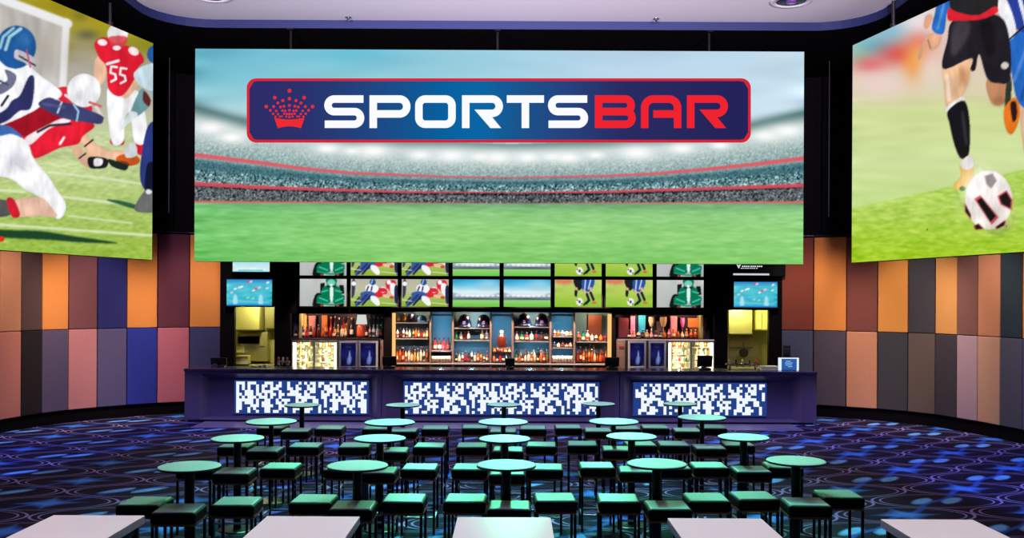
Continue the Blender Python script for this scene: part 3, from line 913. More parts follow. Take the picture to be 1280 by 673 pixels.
# banner: red rim, blue field that pales to the middle, crest and lettering
rim = rr_outline(308.5, 98, 938.5, 178.5, 12)
bm = B(); flat(bm, rim, -.006)
ban = obj('logo_banner', bm, glow('lit_banner_red', (214, 38, 56)), scr)
ban['label'] = 'dark blue logo banner with a red rim'
outl = rr_outline(312, 101.5, 935, 175, 9.5)


def field_cols(P, a, b):
    px, py = to_photo(P + orgn)
    k = [308, 380, 470, 560, 600, 650, 710, 780, 940]
    c = [(46, 44, 104), (42, 50, 108), (30, 72, 132), (6, 98, 160), (10, 102, 164), (26, 84, 142), (38, 66, 126), (40, 44, 98), (36, 34, 88)]
    return np.stack([np.interp(px, k, [q[i] / 255. for q in c]) for i in range(3)], -1)


# the field as strips across the banner
def field_mesh():
    xs = np.linspace(312, 935, 120)
    top = []
    for x in xs:
        d = max(0, 321.5 - x, x - 925.5)
        top.append(101.5 + 9.5 - math.sqrt(max(0, 9.5 ** 2 - d * d)))
    V, Q = [], []
    for x, t in zip(xs, top):
        V.append((sxz(x, t)[0], -.010, sxz(x, t)[1])); V.append((sxz(x, 276.5 - t)[0], -.010, sxz(x, 276.5 - t)[1]))
    for i in range(len(xs) - 1): Q.append((2 * i, 2 * i + 1, 2 * i + 3, 2 * i + 2))
    me = bpy.data.meshes.new('banner_field'); me.from_pydata(V, [], Q)
    at = me.color_attributes.new('pixels', 'FLOAT_COLOR', 'POINT')
    c = np.ones((len(V), 4), np.float32); c[:, :3] = lin(field_cols(np.array(V), 0, 0)); at.data.foreach_set('color', c.ravel())
    return me


link_mesh('banner_field', field_mesh(), M_LIT, ban)


def corner_path(pts, closed=False):
    """pts: (x, y, r) -> centre line with rounded corners"""
    out, n = [], len(pts)
    for i, (x, y, r) in enumerate(pts):
        if r <= 0 or (not closed and i in (0, n - 1)): out.append(Vector((x, y))); continue
        p = Vector((x, y)); a = Vector(pts[i - 1][:2]) - p; b = Vector(pts[(i + 1) % n][:2]) - p
        a.normalize(); b.normalize()
        s, e = p + a * r, p + b * r
        c = p + (a + b) * r
        a0 = math.atan2(s.y - c.y, s.x - c.x); a1 = math.atan2(e.y - c.y, e.x - c.x)
        d = (a1 - a0 + PI) % (2 * PI) - PI
        for k in range(9): out.append(c + Vector((math.cos(a0 + d * k / 8), math.sin(a0 + d * k / 8))) * r)
    return out


def ribbon(bm, pts, t, y, closed=False):
    P = corner_path(pts, closed)
    P = [p for i, p in enumerate(P) if i == 0 or (p - P[i - 1]).length > 1e-4]
    n = len(P); L_, R_ = [], []
    for i in range(n):
        a = P[i - 1] if (i or closed) else None; b = P[(i + 1) % n] if (i < n - 1 or closed) else None
        d1 = (P[i] - a).normalized() if a is not None else None; d2 = (b - P[i]).normalized() if b is not None else None
        d1 = d1 or d2; d2 = d2 or d1
        n1, n2 = Vector((-d1.y, d1.x)), Vector((-d2.y, d2.x))
        m = (n1 + n2).normalized(); k = t / 2 / max(.35, m.dot(n1))
        L_.append(P[i] + m * k); R_.append(P[i] - m * k)
    vl = [bm.verts.new((sxz(*p)[0], y, sxz(*p)[1])) for p in L_]; vr = [bm.verts.new((sxz(*p)[0], y, sxz(*p)[1])) for p in R_]
    for i in range(n if closed else n - 1):
        j = (i + 1) % n; bm.faces.new((vl[i], vl[j], vr[j], vr[i]))


T = 9.4
LETTERS = {
    'S': ([([(49, 4.7, 0), (4.7, 4.7, 7.7), (4.7, 20.4, 7.7), (45.3, 20.4, 7.7), (45.3, 36.2, 7.7), (.6, 36.2, 0)], False)], []),
    'P': ([([(4.7, 41, 0), (4.7, 4.7, 0), (46.5, 4.7, 9), (46.5, 23.3, 9), (9.2, 23.3, 0)], False)], []),
    'O': ([([(4.7, 4.7, 8), (46, 4.7, 8), (46, 36.2, 8), (4.7, 36.2, 8)], True)], []),
    'R': ([([(4.7, 41, 0), (4.7, 4.7, 0), (46.5, 4.7, 8.9), (46.5, 22.6, 8.9), (28, 22.6, 0)], False)], [[(15.5, 17.9), (29, 17.9), (37, 26.4), (49, 41), (35.5, 41)]]),
    'T': ([([(0, 4.7, 0), (46.5, 4.7, 0)], False), ([(23.2, 9, 0), (23.2, 41, 0)], False)], []),
    'B': ([([(4.7, 4.7, 0), (45.2, 4.7, 7.5), (45.2, 20.4, 7.5), (4.7, 20.4, 0)], False), ([(9, 20.4, 0), (46.3, 20.4, 7.5), (46.3, 36.2, 7.5), (9, 36.2, 0)], False), ([(4.7, .02, 0), (4.7, 40.9, 0)], False)], []),
    'A': ([([(4.7, 41, 0), (4.7, 4.7, 11), (45.8, 4.7, 11), (45.8, 41, 0)], False), ([(15.5, 23.4, 0), (42, 23.4, 0)], False)], []),
}
for word, xs, colr, nm in (('SPORTS', (405.5, 462, 519, 577.5, 633.5, 685), glow('lit_white_letters', (250, 252, 255)), 'white_lettering'), ('BAR', (743.5, 801, 858.5), glow('lit_red_letters', (240, 36, 48)), 'red_lettering')):
    bm = B()
    for ch, x0 in zip(word, xs):
        rib, pol = LETTERS[ch]
        for k, (pts, cl) in enumerate(rib): ribbon(bm, [(x0 + x, 119.4 + y, r) for x, y, r in pts], T, -.014 - .0004 * k, cl)
        for pts in pol: flat(bm, [(x0 + x, 119.4 + y) for x, y in pts], -.0144)
    obj(nm, bm, colr, ban)
# crest: a crown of dots over a solid red base
dots = [(345, 160, 18), (345, 215, 15), (345, 262, 13), (345, 295, 12), (345, 322, 12), (345, 343, 11)]
for s in (-1, 1):
    for x, y, r in ((102, 208, 16), (80, 245, 13), (62, 273, 12), (48, 298, 11), (36, 320, 10), (46, 228, 14), (38, 268, 12), (29, 300, 11), (18, 322, 10), (161, 270, 16), (133, 296, 12), (113, 320, 11), (97, 340, 10), (110, 270, 13), (92, 300, 11), (79, 322, 10), (68, 340, 9), (54, 338, 9), (22, 340, 9)):
        dots.append((345 + s * x, y, r))
bm = B()
for x, y, r in dots:
    flat(bm, [(300 + x / 5.565 + r * .78 / 5.565 * math.cos(t), 85 + y / 5.565 + r * .78 / 5.565 * math.sin(t)) for t in np.linspace(0, 2 * PI, 14, endpoint=False)], -.0145)
top = [(240 + 210 * k / 10, 348 + 12 * math.sin(PI * k / 10)) for k in range(11)]; bot = [(425 - 160 * k / 10, 420 - 13 * math.sin(PI * k / 10)) for k in range(11)]
flat(bm, [(300 + x / 5.565, 85 + y / 5.565) for x, y in top + bot], -.0145)
obj('crown_crest', bm, glow('lit_crest_red', (238, 44, 50)), ban)


def side_screen(label, P0, d, L, z0, z1, pic, nu, nv, flip):
    o = thing('hanging_video_screen', label, 'screen', (P0[0], P0[1], z0), 0, 'giant video screens')
    d = np.array([d[0], d[1], 0.0]); d /= np.linalg.norm(d)
    n = np.array([d[1], -d[0], 0]) if flip else np.array([-d[1], d[0], 0])      # towards the room
    if n[0] * P0[0] > 0: n = -n
    og = np.array([P0[0], P0[1], z0]); U = d * L; V = np.array([0, 0, z1 - z0])

    def cols(P, a, b):
        px, py = to_photo(P + og)
        return pic.sample(px, py)
    ori = (U, V) if np.dot(np.cross(U, V), n) > 0 else None
    if ori: me = display_mesh('display', (0, 0, 0), U, V, nu, nv, cols)
    else: me = display_mesh('display', U, -U, V, nu, nv, cols)
    link_mesh('display', me, M_LIT, o)
    bm = B(); box(bm, 0, L, .012, .22, 0, z1 - z0, .006, 1)
    M = Matrix(((d[0], -n[0], 0, 0), (d[1], -n[1], 0, 0), (0, 0, 1, 0), (0, 0, 0, 1)))
    bmesh.ops.transform(bm, matrix=M, verts=bm.verts[:]); bmesh.ops.recalc_face_normals(bm, faces=bm.faces[:])
    obj('cabinet', bm, M_FRAME, o)
    return o, og, d, n


FOOT, SOCC = paint_football(), paint_soccer()
YL, YR = 16.9, 16.6
XL = at_depth(190.7, 200, YL)[0]; XR = at_depth(1065.2, 200, YR)[0]
SL = side_screen('giant left video screen showing a football tackle with red and white players', (XL, YL), (-.262, -1), 6.9, at_depth(190.7, 325, YL)[1], at_depth(190.7, 54.3, YL)[1], FOOT, 330, 250, False)
SR = side_screen('giant right video screen showing a soccer player in black shorts and a ball', (XR, YR), (.215, -1), 6.9, at_depth(1065.2, 328.5, YR)[1], at_depth(1065.2, 56.8, YR)[1], SOCC, 330, 250, True)

# brackets and rods that hang the screens from the soffit
for px, lab in ((363, 'left'), (622, 'middle'), (887, 'right')):
    X = at_depth(px, 40, YS)[0]
    t = thing('hanging_bracket', '%s one of the three small black brackets on the top edge of the centre screen' % lab, 'bracket', (X, YS + .05, Z1), 0, 'hanging brackets of the centre screen')
    bm = B(); box(bm, -.022, .022, -.02, .02, 0, SZ - Z1 + .0, .006); obj('hanger_strap', bm, M_FRAME, t)
    bm = B(); box(bm, -.055, .06, -.12, -.03, SZ - Z1 - .02, SZ - Z1 + .11, .01); obj('clamp', bm, M_FRAME, t)
    bm = B(); tube(bm, (.05, -.1, SZ - Z1 + .1), (.34, -.1, SZ - Z1 + .05), .014, 8); obj('safety_cable', bm, M_FRAME, t)
for (scn, og, d, n), s in ((SL, 'left'), (SR, 'right')):
    top = [z for z in (at_depth(190.7, 54.3, YL)[1] if s == 'left' else at_depth(1065.2, 56.8, YR)[1],)][0]
    for dist, w in ((1.0, 'far'), (3.2, 'near')):
        p = og + d * dist - n * .12
        t = tag(obj('hanging_rod', tube(tube(B(), (0, 0, 0), (0, 0, SZ - top), .03, 10), (0, 0, .0), (0, 0, .1), .055, 10), mat('dark_steel_rod', (16, 13, 22), .5, .2), None, (p[0], p[1], top)), 'black hanging rod above the %s video screen, %s one' % (s, 'farther' if w == 'far' else 'closer'), 'hanging rod', 'rods that hang the side screens')
for px, Y, s in ((212, 19.6, 'left'), (1037, 19.6, 'right')):
    X = at_depth(px, 60, Y)[0]
    tag(obj('cable_drop', tube(B(), (0, 0, -3.2), (0, 0, 0), .016, 8), mat('dark_steel_rod', (40, 32, 52)), None, (X, Y, SZ)), 'thin dark cable hanging from the ceiling in the %s gap between screens' % s, 'cable', 'cable drops beside the centre screen')

# ------------------------------------------------------------------ televisions over the bar
def tv_meshes():
    out = {}
    for k, f in (('race', tv_race), ('football', tv_football), ('stadium', tv_stadium), ('soccer', tv_soccer), ('pool', tv_pool), ('pale', tv_pale)):
        cv = f()
        out[k] = display_mesh('display', (-.5, 0, 0), (1, 0, 0), (0, 0, 1), 84, 48, lambda P, a, b, cv=cv: cv.sample(a * 64, (1 - b) * 36))
    return out


TVM = tv_meshes()
SHOW = dict(race='a green racing car', football='a football tackle', stadium='an empty stadium', soccer='soccer players', pool='swimmers in a turquoise pool', pale='pale water')
YT = YB - .118


def television(px0, px1, py0, py1, show, label, group, kind='television'):
    x0, z1 = at_depth(px0, py0, YT); x1, z0 = at_depth(px1, py1, YT)
    t = thing('mounted_television', label, kind, ((x0 + x1) / 2, YT, z0), 0, group)
    w, h = (x1 - x0) / 2, z1 - z0
    o = link_mesh('display', TVM[show], M_LIT, t); o.scale = (2 * w, 1, h)
    bm = B(); box(bm, -w - .028, w + .028, .006, .07, -.03, h + .03, .008, 1); obj('casing', bm, M_FRAME, t)
    bm = B(); box(bm, -.15, .15, .07, .116, h * .3, h * .7, .004, 1); obj('wall_mount', bm, M_FRAME, t)
    bm = B()
    for a, b, c, d in ((-w - .028, -w, -.03, h + .03), (w, w + .028, -.03, h + .03), (-w, w, -.03, 0), (-w, w, h, h + .03)): box(bm, a, b, -.006, .008, c, d, .002, 1)
    obj('bezel', bm, M_FRAME, t)
    return t


order = ['race', 'football', 'football', 'stadium', 'stadium', 'soccer', 'soccer', 'race']
word = {0: '', 1: 'second from left', 2: 'third from left', 3: 'fourth from left', 4: 'fourth from right', 5: 'third from right', 6: 'second from right', 7: ''}
for i, s in enumerate(order):
    a = 374.8 + 63.75 * i; b = a + 58.3; dy = .21 * i
    where = word[i] if i else 'leftmost'
    if i == 7: where = 'rightmost'
    television(a, b, 348.8 + dy, 383.2 + dy, s, 'television %s in the lower row, showing %s' % (where, SHOW[s]), 'televisions above the bar')
    television(a, b, 310.3 + dy, 344.7 + dy, s, 'half hidden television %s in the upper row, showing %s' % (where, SHOW[s]), 'televisions above the bar')
television(283.5, 340, 349.5, 382.5, 'pool', 'monitor showing swimmers in turquoise water above the left kitchen hatch', 'monitors above the hatches', 'monitor')
television(917.5, 971.5, 352.5, 384.5, 'pool', 'monitor showing swimmers in turquoise water above the right kitchen hatch', 'monitors above the hatches', 'monitor')
television(291, 337, 308, 340, 'pale', 'pale lit monitor half hidden by the big screen, over the left hatch', 'monitors above the hatches', 'monitor')

# menu sign above the monitor on the right
x0, z0 = at_depth(914, 345.5, YT); x1, z1 = at_depth(982, 322, YT)
t = thing('mounted_menu_board', 'black sign with small white lettering and a lit white bar, above the right monitor', 'sign', ((x0 + x1) / 2, YT, z0), 0)
w, h = (x1 - x0) / 2, z1 - z0
bm = B(); box(bm, -w, w, .0, .09, -.0, h, .006, 1); obj('board', bm, M_FRAME, t)
def sgn(px, py): X, z = at_depth(px, py, YT); return X - t.location.x, z - z0
bm = B()
def dash(px, pxe, py, hh):
    xa_, za_ = sgn(px, py + hh); xb_, zb_ = sgn(pxe, py - hh); box(bm, xa_, xb_, -.008, .0, za_, zb_)
for p in (927.5, 930, 932.5, 935, 938, 940.5, 943, 946, 948.5, 951): dash(p, p + 1.7, 333.2, .85)
for p in (926, 928.5, 931.5, 934, 937, 939.5, 942, 945): dash(p, p + 1.7, 335.6, .5)
prism(bm, [sgn(920.5, 330.5), sgn(922, 330.5), sgn(923.2, 333), sgn(924.6, 330.5), sgn(926.2, 330.5), sgn(923.4, 336)], -.008, 0)
obj('white_lettering', bm, glow('sign_white', (225, 225, 235)), t)
bm = B(); dash(916.5, 961.5, 343.2, 1.0); obj('light_bar', bm, glow('sign_bar', (205, 210, 222)), t)
# ------------------------------------------------------------------ the long bar counter
YF = 19.55
M_BAR = mat('dark_purple_laminate', (78, 68, 100), .38, spec=.4, noise=.06, nscale=6)
M_BARTOP = mat('dark_stone_top', (58, 48, 84), .22, spec=.5, noise=.15, nscale=30)
M_PLINTH = mat('dark_plinth', (30, 25, 40), .5)


def fx(px, Y=YF): return at_depth(px, 490, Y)[0]


bar = thing('bar_counter', 'long dark purple bar counter with three glowing pixel mosaic panels', 'bar counter', (0, YF, 0))
XB = [fx(230.5), fx(477), fx(774.5), fx(1021)]
bm = B(); box(bm, XB[0] - .01, XB[3] + .01, -.03, .75, 1.045, 1.1, .008, 2); obj('counter_top', bm, M_BARTOP, bar)
bm = B(); box(bm, XB[0] + .02, XB[3] - .02, .26, .7, .0, 1.044); obj('carcass', bm, M_BAR, bar)
bm = B(); box(bm, XB[0] + .04, XB[3] - .04, .03, .26, 0, .05); obj('plinth', bm, M_PLINTH, bar)
YP = YF + .2
PAN = [(fx(293.5, YP), fx(461, YP), .155, .85), (fx(504.5, YP), fx(749, YP), .155, .842), (fx(791.5, YP), fx(958, YP), .155, .845)]
NICHE = [(fx(262, YP), fx(463.5, YP)), (fx(502, YP), fx(751, YP)), (fx(789, YP), fx(988, YP))]
cellrng = random.Random(5)
TILE = [[0] * 34 for _ in range(11)]
for r in range(11):
    c = 0; v = cellrng.random() < .5
    while c < 34:
        run = cellrng.choice((1, 1, 1, 2, 2, 3)); v = 1 - v if c else 1
        for k in range(run):
            if c + k < 34: TILE[r][c + k] = int(v)
        c += run
for r in range(1, 11):      # runs also hang downward, as the cut-outs in the panels do
    for c in range(34):
        if cellrng.random() < .22: TILE[r][c] = TILE[r - 1][c]
        if cellrng.random() < .05: TILE[r][c] = 1
for i in range(3):
    x0, x1 = XB[i] + .006, XB[i + 1] - .006
    a0, a1 = NICHE[i]
    bm = B()
    O = [(x0, .05), (x1, .05), (x1, 1.043), (x0, 1.043)]; O2 = [(x0 + (.09 if i else .3), .06), (x1 - (.09 if i < 2 else .3), .06), (x1 - (.09 if i < 2 else .3), 1.0), (x0 + (.09 if i else .3), 1.0)]
    I = [(a0, .1), (a1, .1), (a1, .88), (a0, .88)]
    vo = [bm.verts.new((x, 0, z)) for x, z in O]; v2 = [bm.verts.new((x, 0, z)) for x, z in O2]; vi = [bm.verts.new((x, .2, z)) for x, z in I]; vb = [bm.verts.new((x, .255, z)) for x, z in O]
    for k in range(4):
        j = (k + 1) % 4
        bm.faces.new((vo[k], vo[j], v2[j], v2[k])); bm.faces.new((v2[k], v2[j], vi[j], vi[k])); bm.faces.new((vo[j], vo[k], vb[k], vb[j]))
    bm.faces.new(vi); bm.faces.new(vb[::-1])
    bmesh.ops.recalc_face_normals(bm, faces=bm.faces[:])
    obj('front_section', bm, M_BAR, bar)
    p0, p1, z0, z1 = PAN[i]
    bm = B(); box(bm, p0, p1, .165, .198, z0, z1, .004, 1)
    pan = obj('light_panel', bm, glow('panel_blue', (40, 72, 150), .8), bar)
    pan['label'] = 'glowing blue and white pixel mosaic panel'
    n = 11; cs = (z1 - z0 - .05) / n; nc = int((p1 - p0 - .05) / cs); sx = (p1 - p0 - nc * cs) / 2
    bm = B()
    off = (0, 7, 19)[i]
    for r in range(n):
        for c in range(nc):
            if TILE[r][(c + off) % 34]:
                X, Z = p0 + sx + c * cs, z0 + .025 + (n - 1 - r) * cs
                box(bm, X, X + cs, .158, .166, Z, Z + cs)
    obj('white_cells', bm, glow('panel_white', (240, 247, 255), 1.0), pan)
for x0, x1, s in ((XB[0], XB[0] + .06, 'left'), (XB[3] - .06, XB[3], 'right')):
    bm = B(); box(bm, x0, x1, .004, .72, .0, 1.044, .006, 1); obj('end_panel', bm, M_BAR, bar)


def put(px, py, Y=19.95): return at_depth(px, py, Y)[0]


# ------------------------------------------------------------------ alcoves behind the bar
AL = dict(A=(bx_(363), bx_(480), bz_(421, 392.5)), Bm=(bx_(489.5), bx_(765), bz_(627, 390.5)), C=(bx_(769), bx_(893), bz_(831, 394)))
M_ALC = mat('dark_alcove_paint', (34, 26, 48), .6)
M_MIRROR = mat('mirror_reflection_blue', (110, 166, 190), .6, .1)  # matte; the blue stands in for the screens mirrored in it
M_SHELF = mat('dark_shelf', (34, 28, 40), .4)
for k, (x0, x1, zt) in AL.items():
    a = x0 - .04; b = x1 + .04
    bm = B()
    box(bm, a, b, YB + .62, YB + .66, .3, zt + .06); box(bm, a - .03, a, YB + .12, YB + .66, .3, zt + .06); box(bm, b, b + .03, YB + .12, YB + .66, .3, zt + .06); box(bm, a, b, YB + .12, YB + .62, zt + .02, zt + .06)
    nm = {'A': 'wall_alcove_left', 'Bm': 'wall_alcove_middle', 'C': 'wall_alcove_right'}[k]
    tag(obj(nm, bm, M_ALC), kind='structure')

YI = 21.45      # items on the shelves stand here
BOTC = dict(amber=(176, 88, 30), red=(150, 28, 26), dark=(34, 22, 24), green=(30, 110, 60), clear=(190, 200, 205), cream=(225, 205, 170), orange=(214, 104, 40), white=(228, 224, 216), navy=(40, 46, 110), gold=(200, 150, 70), cola=(84, 34, 28), pink=(220, 140, 150))
SAYB = dict(amber='amber', red='red', dark='dark', green='green', clear='clear', cream='cream', orange='orange', white='white', navy='navy blue', gold='golden', cola='brown', pink='pink')
BOTM = {k: mat('bottle_' + k, v, .18, spec=.5, coat=.4) for k, v in BOTC.items()}
CAPM = [mat('bottle_cap_dark', (24, 22, 26), .4), mat('bottle_cap_pale', (214, 206, 196), .4), mat('bottle_cap_gold', (190, 150, 80), .35, .6)]
LABM = [mat('bottle_label_cream', (226, 212, 182), .6), mat('bottle_label_red', (168, 44, 40), .6), mat('bottle_label_dark', (44, 38, 44), .6)]
SHAPES = [
    [(0, 0), (1, 0), (1, .18), (1, .42), (1, .56), (.42, .72), (.36, .9), (.42, .9), (.42, 1), (0, 1)],
    [(0, 0), (.95, 0), (1, .15), (1, .4), (.95, .62), (.32, .70), (.32, .9), (.4, .9), (.4, 1), (0, 1)],
    [(0, 0), (.9, 0), (1, .14), (1, .38), (.8, .5), (.36, .66), (.3, .9), (.36, .9), (.36, 1), (0, 1)],
]
BCACHE = {}


def bottle(colour, shape, cap, lab, h, r, loc, label, group, name='spirit_bottle'):
    key = (colour, shape, cap, lab, round(h, 2), round(r, 3))
    if key not in BCACHE:
        bm = B()
        pr = [(a * r, b * h) for a, b in SHAPES[shape]]
        mi = [0, 0, 2, 0, 0, 0, 1, 1, 1] if lab is not None else [0, 0, 0, 0, 0, 0, 1, 1, 1]
        lathe(bm, pr, 12, mis=mi)
        for f in bm.faces: f.smooth = True
        me = bpy.data.meshes.new(name); bm.to_mesh(me); bm.free()
        me.materials.append(BOTM[colour]); me.materials.append(CAPM[cap]); me.materials.append(LABM[lab if lab is not None else 0])
        BCACHE[key] = me
    o = bpy.data.objects.new(name, BCACHE[key]); COL.objects.link(o)
    o.location = loc
    return tag(o, label, 'bottle', group)


ORD = ['first', 'second', 'third', 'fourth', 'fifth', 'sixth', 'seventh', 'eighth', 'ninth', 'tenth', 'eleventh', 'twelfth', 'thirteenth', 'fourteenth', 'fifteenth', 'sixteenth', 'seventeenth', 'eighteenth', 'nineteenth', 'twentieth', 'twenty-first', 'twenty-second', 'twenty-third', 'twenty-fourth']
brng = random.Random(3)


def bottle_row(px0, px1, py, hpx, cols, n, where, Y=YI, name='spirit_bottle', jit=.02):
    """n bottles from px0 to px1 whose feet are seen at row py"""
    for i in range(n):
        px = px0 + (px1 - px0) * (i + .5) / n
        X, z = at_depth(px, py, Y)
        col = cols[i % len(cols)] if isinstance(cols, list) else brng.choice(cols)
        h = brng.uniform(*hpx) * Y / F
        sp = (px1 - px0) / n * Y / F
        r = round(min(.044, sp * .43), 3); h = round(h / .02) * .02
        bottle(col, brng.randrange(3), brng.randrange(3), brng.choice((None, 0, 0, 1, 2)), h, r, (X, Y + brng.uniform(-jit, jit), z), '%s bottle, %s on %s' % (SAYB[col], ORD[i], where), 'bottles on ' + where, name)


def slab(name, px0, px1, py, label, group, lit=None, y0=21.22, y1=YB + .6, th=.035, m=None):
    """a shelf whose top is seen at row py"""
    x0, z = at_depth(px0, py, 21.4); x1, _ = at_depth(px1, py, 21.4)
    t = thing(name, label, 'shelf', ((x0 + x1) / 2, 21.4, z), 0, group)
    w = (x1 - x0) / 2
    bm = B(); box(bm, -w, w, y0 - 21.4, y1 - 21.4, -th, -.002, .004, 1); obj('board', bm, m or M_SHELF, t)
    if lit: bm = B(); box(bm, -w + .01, w - .01, y0 - 21.4 - .012, y0 - 21.4 - .001, -th + .004, -.005); obj('light_strip', bm, lit, t)
    return t


STRIP = glow('shelf_light', (205, 180, 170), .8)
WARM = glow('warm_light', (255, 186, 112), 1.2)
# -- left and right high shelves
slab('back_bar_shelf', 364, 479, 422.5, 'dark high shelf of bottles above the left fridges', 'high shelves over the fridges', None, th=.04)
slab('back_bar_shelf', 770, 892, 423.5, 'dark high shelf of bottles above the right fridges', 'high shelves over the fridges', STRIP, th=.03)
bottle_row(367, 400, 421.5, (9, 16), ['dark', 'cola', 'navy', 'red', 'dark', 'red', 'cola'], 7, 'the high shelf above the left lit fridge, left part')
bottle_row(401, 434, 421.5, (11, 17), ['amber', 'orange', 'red', 'amber', 'gold', 'cream', 'gold'], 7, 'the left high shelf, middle part', 21.38)
bottle_row(411, 442, 421.5, (24, 27), ['red', 'cola', 'dark', 'red', 'cola', 'dark'], 6, 'the rear line of the left high shelf', 21.62)
bottle_row(456, 478, 421.5, (13, 16), ['dark', 'pink', 'clear', 'clear', 'dark'], 5, 'the left high shelf beside the lamp', 21.38)
bottle_row(460, 480, 421.5, (25, 26), ['green', 'green', 'green', 'green'], 4, 'the left high shelf behind the lamp', 21.62)
bottle_row(784, 872, 422.5, (8, 12), ['dark', 'amber', 'cream', 'dark', 'gold', 'pink', 'cola', 'dark', 'amber', 'pink', 'orange', 'amber', 'cream', 'amber', 'orange', 'amber'], 16, 'the high shelf above the right fridges', 21.36)


def carton(px0, px1, py0, py1, rgb, label, Y=21.58, cat='box', name='gift_box', depth=.07):
    x0, z1 = at_depth(px0, py0, Y); x1, z0 = at_depth(px1, py1, Y)
    w, h = (x1 - x0) / 2, z1 - z0
    bm = B(); box(bm, -w, w, -depth / 2, depth / 2, 0, h * .86, .006, 2)
    t = thing(name, label, cat, ((x0 + x1) / 2, Y, z0), 0, 'boxes on the high shelves')
    m = mat('carton_%d_%d_%d' % rgb, rgb, .6)
    obj('carton', bm, m, t)
    bm = B(); box(bm, -w - .003, w + .003, -depth / 2 - .003, depth / 2 + .003, h * .86, h, .004, 1); obj('lid', bm, m, t)


carton(365, 372.5, 394.5, 421.5, (126, 112, 134), 'grey lilac gift box at the left end of the left high shelf', 21.66)
carton(373.5, 383.5, 394.5, 421.5, (196, 164, 112), 'tan gift box on the left high shelf', 21.66)
carton(386, 394.5, 395, 421.5, (150, 100, 100), 'dusty pink gift box on the left high shelf', 21.66)
carton(402.5, 409.5, 394.5, 421.5, (196, 120, 60), 'orange brown gift box on the left high shelf', 21.66)
carton(773, 785.5, 397.5, 422.5, (112, 38, 58), 'dark red box at the left end of the right high shelf', 21.62)
carton(788, 793.5, 395.5, 422.5, (226, 120, 170), 'pink box on the right high shelf', 21.6)
carton(798, 806.5, 394.5, 422.5, (30, 160, 200), 'bright cyan box on the right high shelf', 21.6)
carton(821, 827, 402, 422.5, (110, 84, 96), 'mauve box on the right high shelf', 21.62)
carton(838, 846, 395.5, 422.5, (232, 150, 170), 'pale pink tall box on the right high shelf', 21.6)
carton(860, 883, 398, 409.5, (186, 108, 52), 'orange brown carton on a dark one, right high shelf', 21.62)
carton(862, 881, 409.8, 422.5, (92, 56, 38), 'dark brown carton under the orange brown one on the right high shelf', 21.62)


def bowl(px, py, rpx, hpx, rgb, label, Y=21.6):
    X, z = at_depth(px, py, Y); r = rpx * Y / F; h = hpx * Y / F
    t = thing('goblet', label, 'goblet', (X, Y, z))
    m = mat('goblet_%d_%d_%d' % rgb, rgb, .25)
    bm = B(); lathe(bm, [(0, 0), (r * .7, 0), (r * .7, .01), (.012, .02), (.012, h * .5), (0, h * .5)], 14); obj('stem', bm, m, t, smooth=True)
    bm = B(); lathe(bm, [(0, h * .5), (r * .6, h * .56), (r, h * .8), (r * .95, h), (r * .9, h), (r * .85, h * .8), (0, h * .6)], 14); obj('bowl', bm, m, t, smooth=True)


bowl(814.5, 422.5, 4, 26, (226, 214, 190), 'cream goblet on the right high shelf right of the cyan box')
bowl(829, 422.5, 4.5, 26, (206, 176, 130), 'tan goblet on the right high shelf left of the pale pink box', 21.5)
bowl(853, 422.5, 3.2, 25, (170, 80, 150), 'purple goblet on the right high shelf right of the pale pink box')
# table lamp on the left high shelf
X, z = at_depth(452, 421.5, 21.48)
t = thing('table_lamp', 'table lamp with white shade and glowing orange red base on the left high shelf', 'lamp', (X, 21.48, z))
bm = B(); lathe(bm, [(0, 0), (.1, 0), (.11, .04), (.105, .22), (.07, .29), (.02, .31), (0, .31)], 20); obj('lamp_base', bm, mat('orange_red_glaze', (226, 84, 40), .3, coat=.4), t, smooth=True)
bm = B(); lathe(bm, [(.125, .29), (.095, .5), (.09, .5), (.12, .29)], 24); obj('lamp_shade', bm, glow('lamp_shade_lit', (222, 226, 222), .9), t, smooth=True)

# -- the middle back bar: bays, shelves, bottles
xm0, xm1, ztm = AL['Bm']
mb = thing('back_bar_cabinet', 'wide open back bar cabinet with mirrored bays and warm lit ends in the middle', 'cabinet', ((xm0 + xm1) / 2, YB, .92))
ox = mb.location.x
bm = B(); box(bm, xm0 - ox, xm1 - ox, .58, .61, .0, ztm - .93, .003, 1); obj('mirror_back', bm, M_MIRROR, mb)
for px0, px1 in ((536.5, 538.5), (564.5, 567), (612, 614.5), (639.5, 642), (687, 689.5), (717, 719.5)):
    bm = B(); box(bm, bx_(px0) - ox, bx_(px1) - ox, .06, .57, .0, ztm - .93, .003, 1); obj('upright', bm, mat('steel_upright', (150, 128, 120), .35, .5), mb)
for px0, px1 in ((489.8, 493.8), (760, 764.6)):
    bm = B(); box(bm, bx_(px0) - ox, bx_(px1) - ox, .05, .10, .15, ztm - .95, .004, 1); o = obj('light_strip', bm, WARM, mb); o['label'] = 'glowing warm light strip'
for px0, px1, py in ((538.5, 564.5, 394.5), (614.5, 639.5, 394.5), (689.5, 717, 394.5)):
    x0, z1 = at_depth(px0, py - 1.2, YB); x1, z0 = at_depth(px1, py + 1.2, YB)
    bm = B(); box(bm, x0 - ox, x1 - ox, .06, .3, z0 - .92, z1 - .92, .003, 1); obj('cross_rail', bm, mat('steel_upright', (150, 128, 120)), mb)
BAYS = dict(one=(494, 536), two=(539, 564), three=(567.5, 611.5), four=(615, 639), five=(642.5, 686.5), six=(690, 716.5), seven=(720, 760))
NAMEB = dict(one='far left bay', two='second bay', three='third bay', four='centre bay', five='fifth bay', six='sixth bay', seven='far right bay')


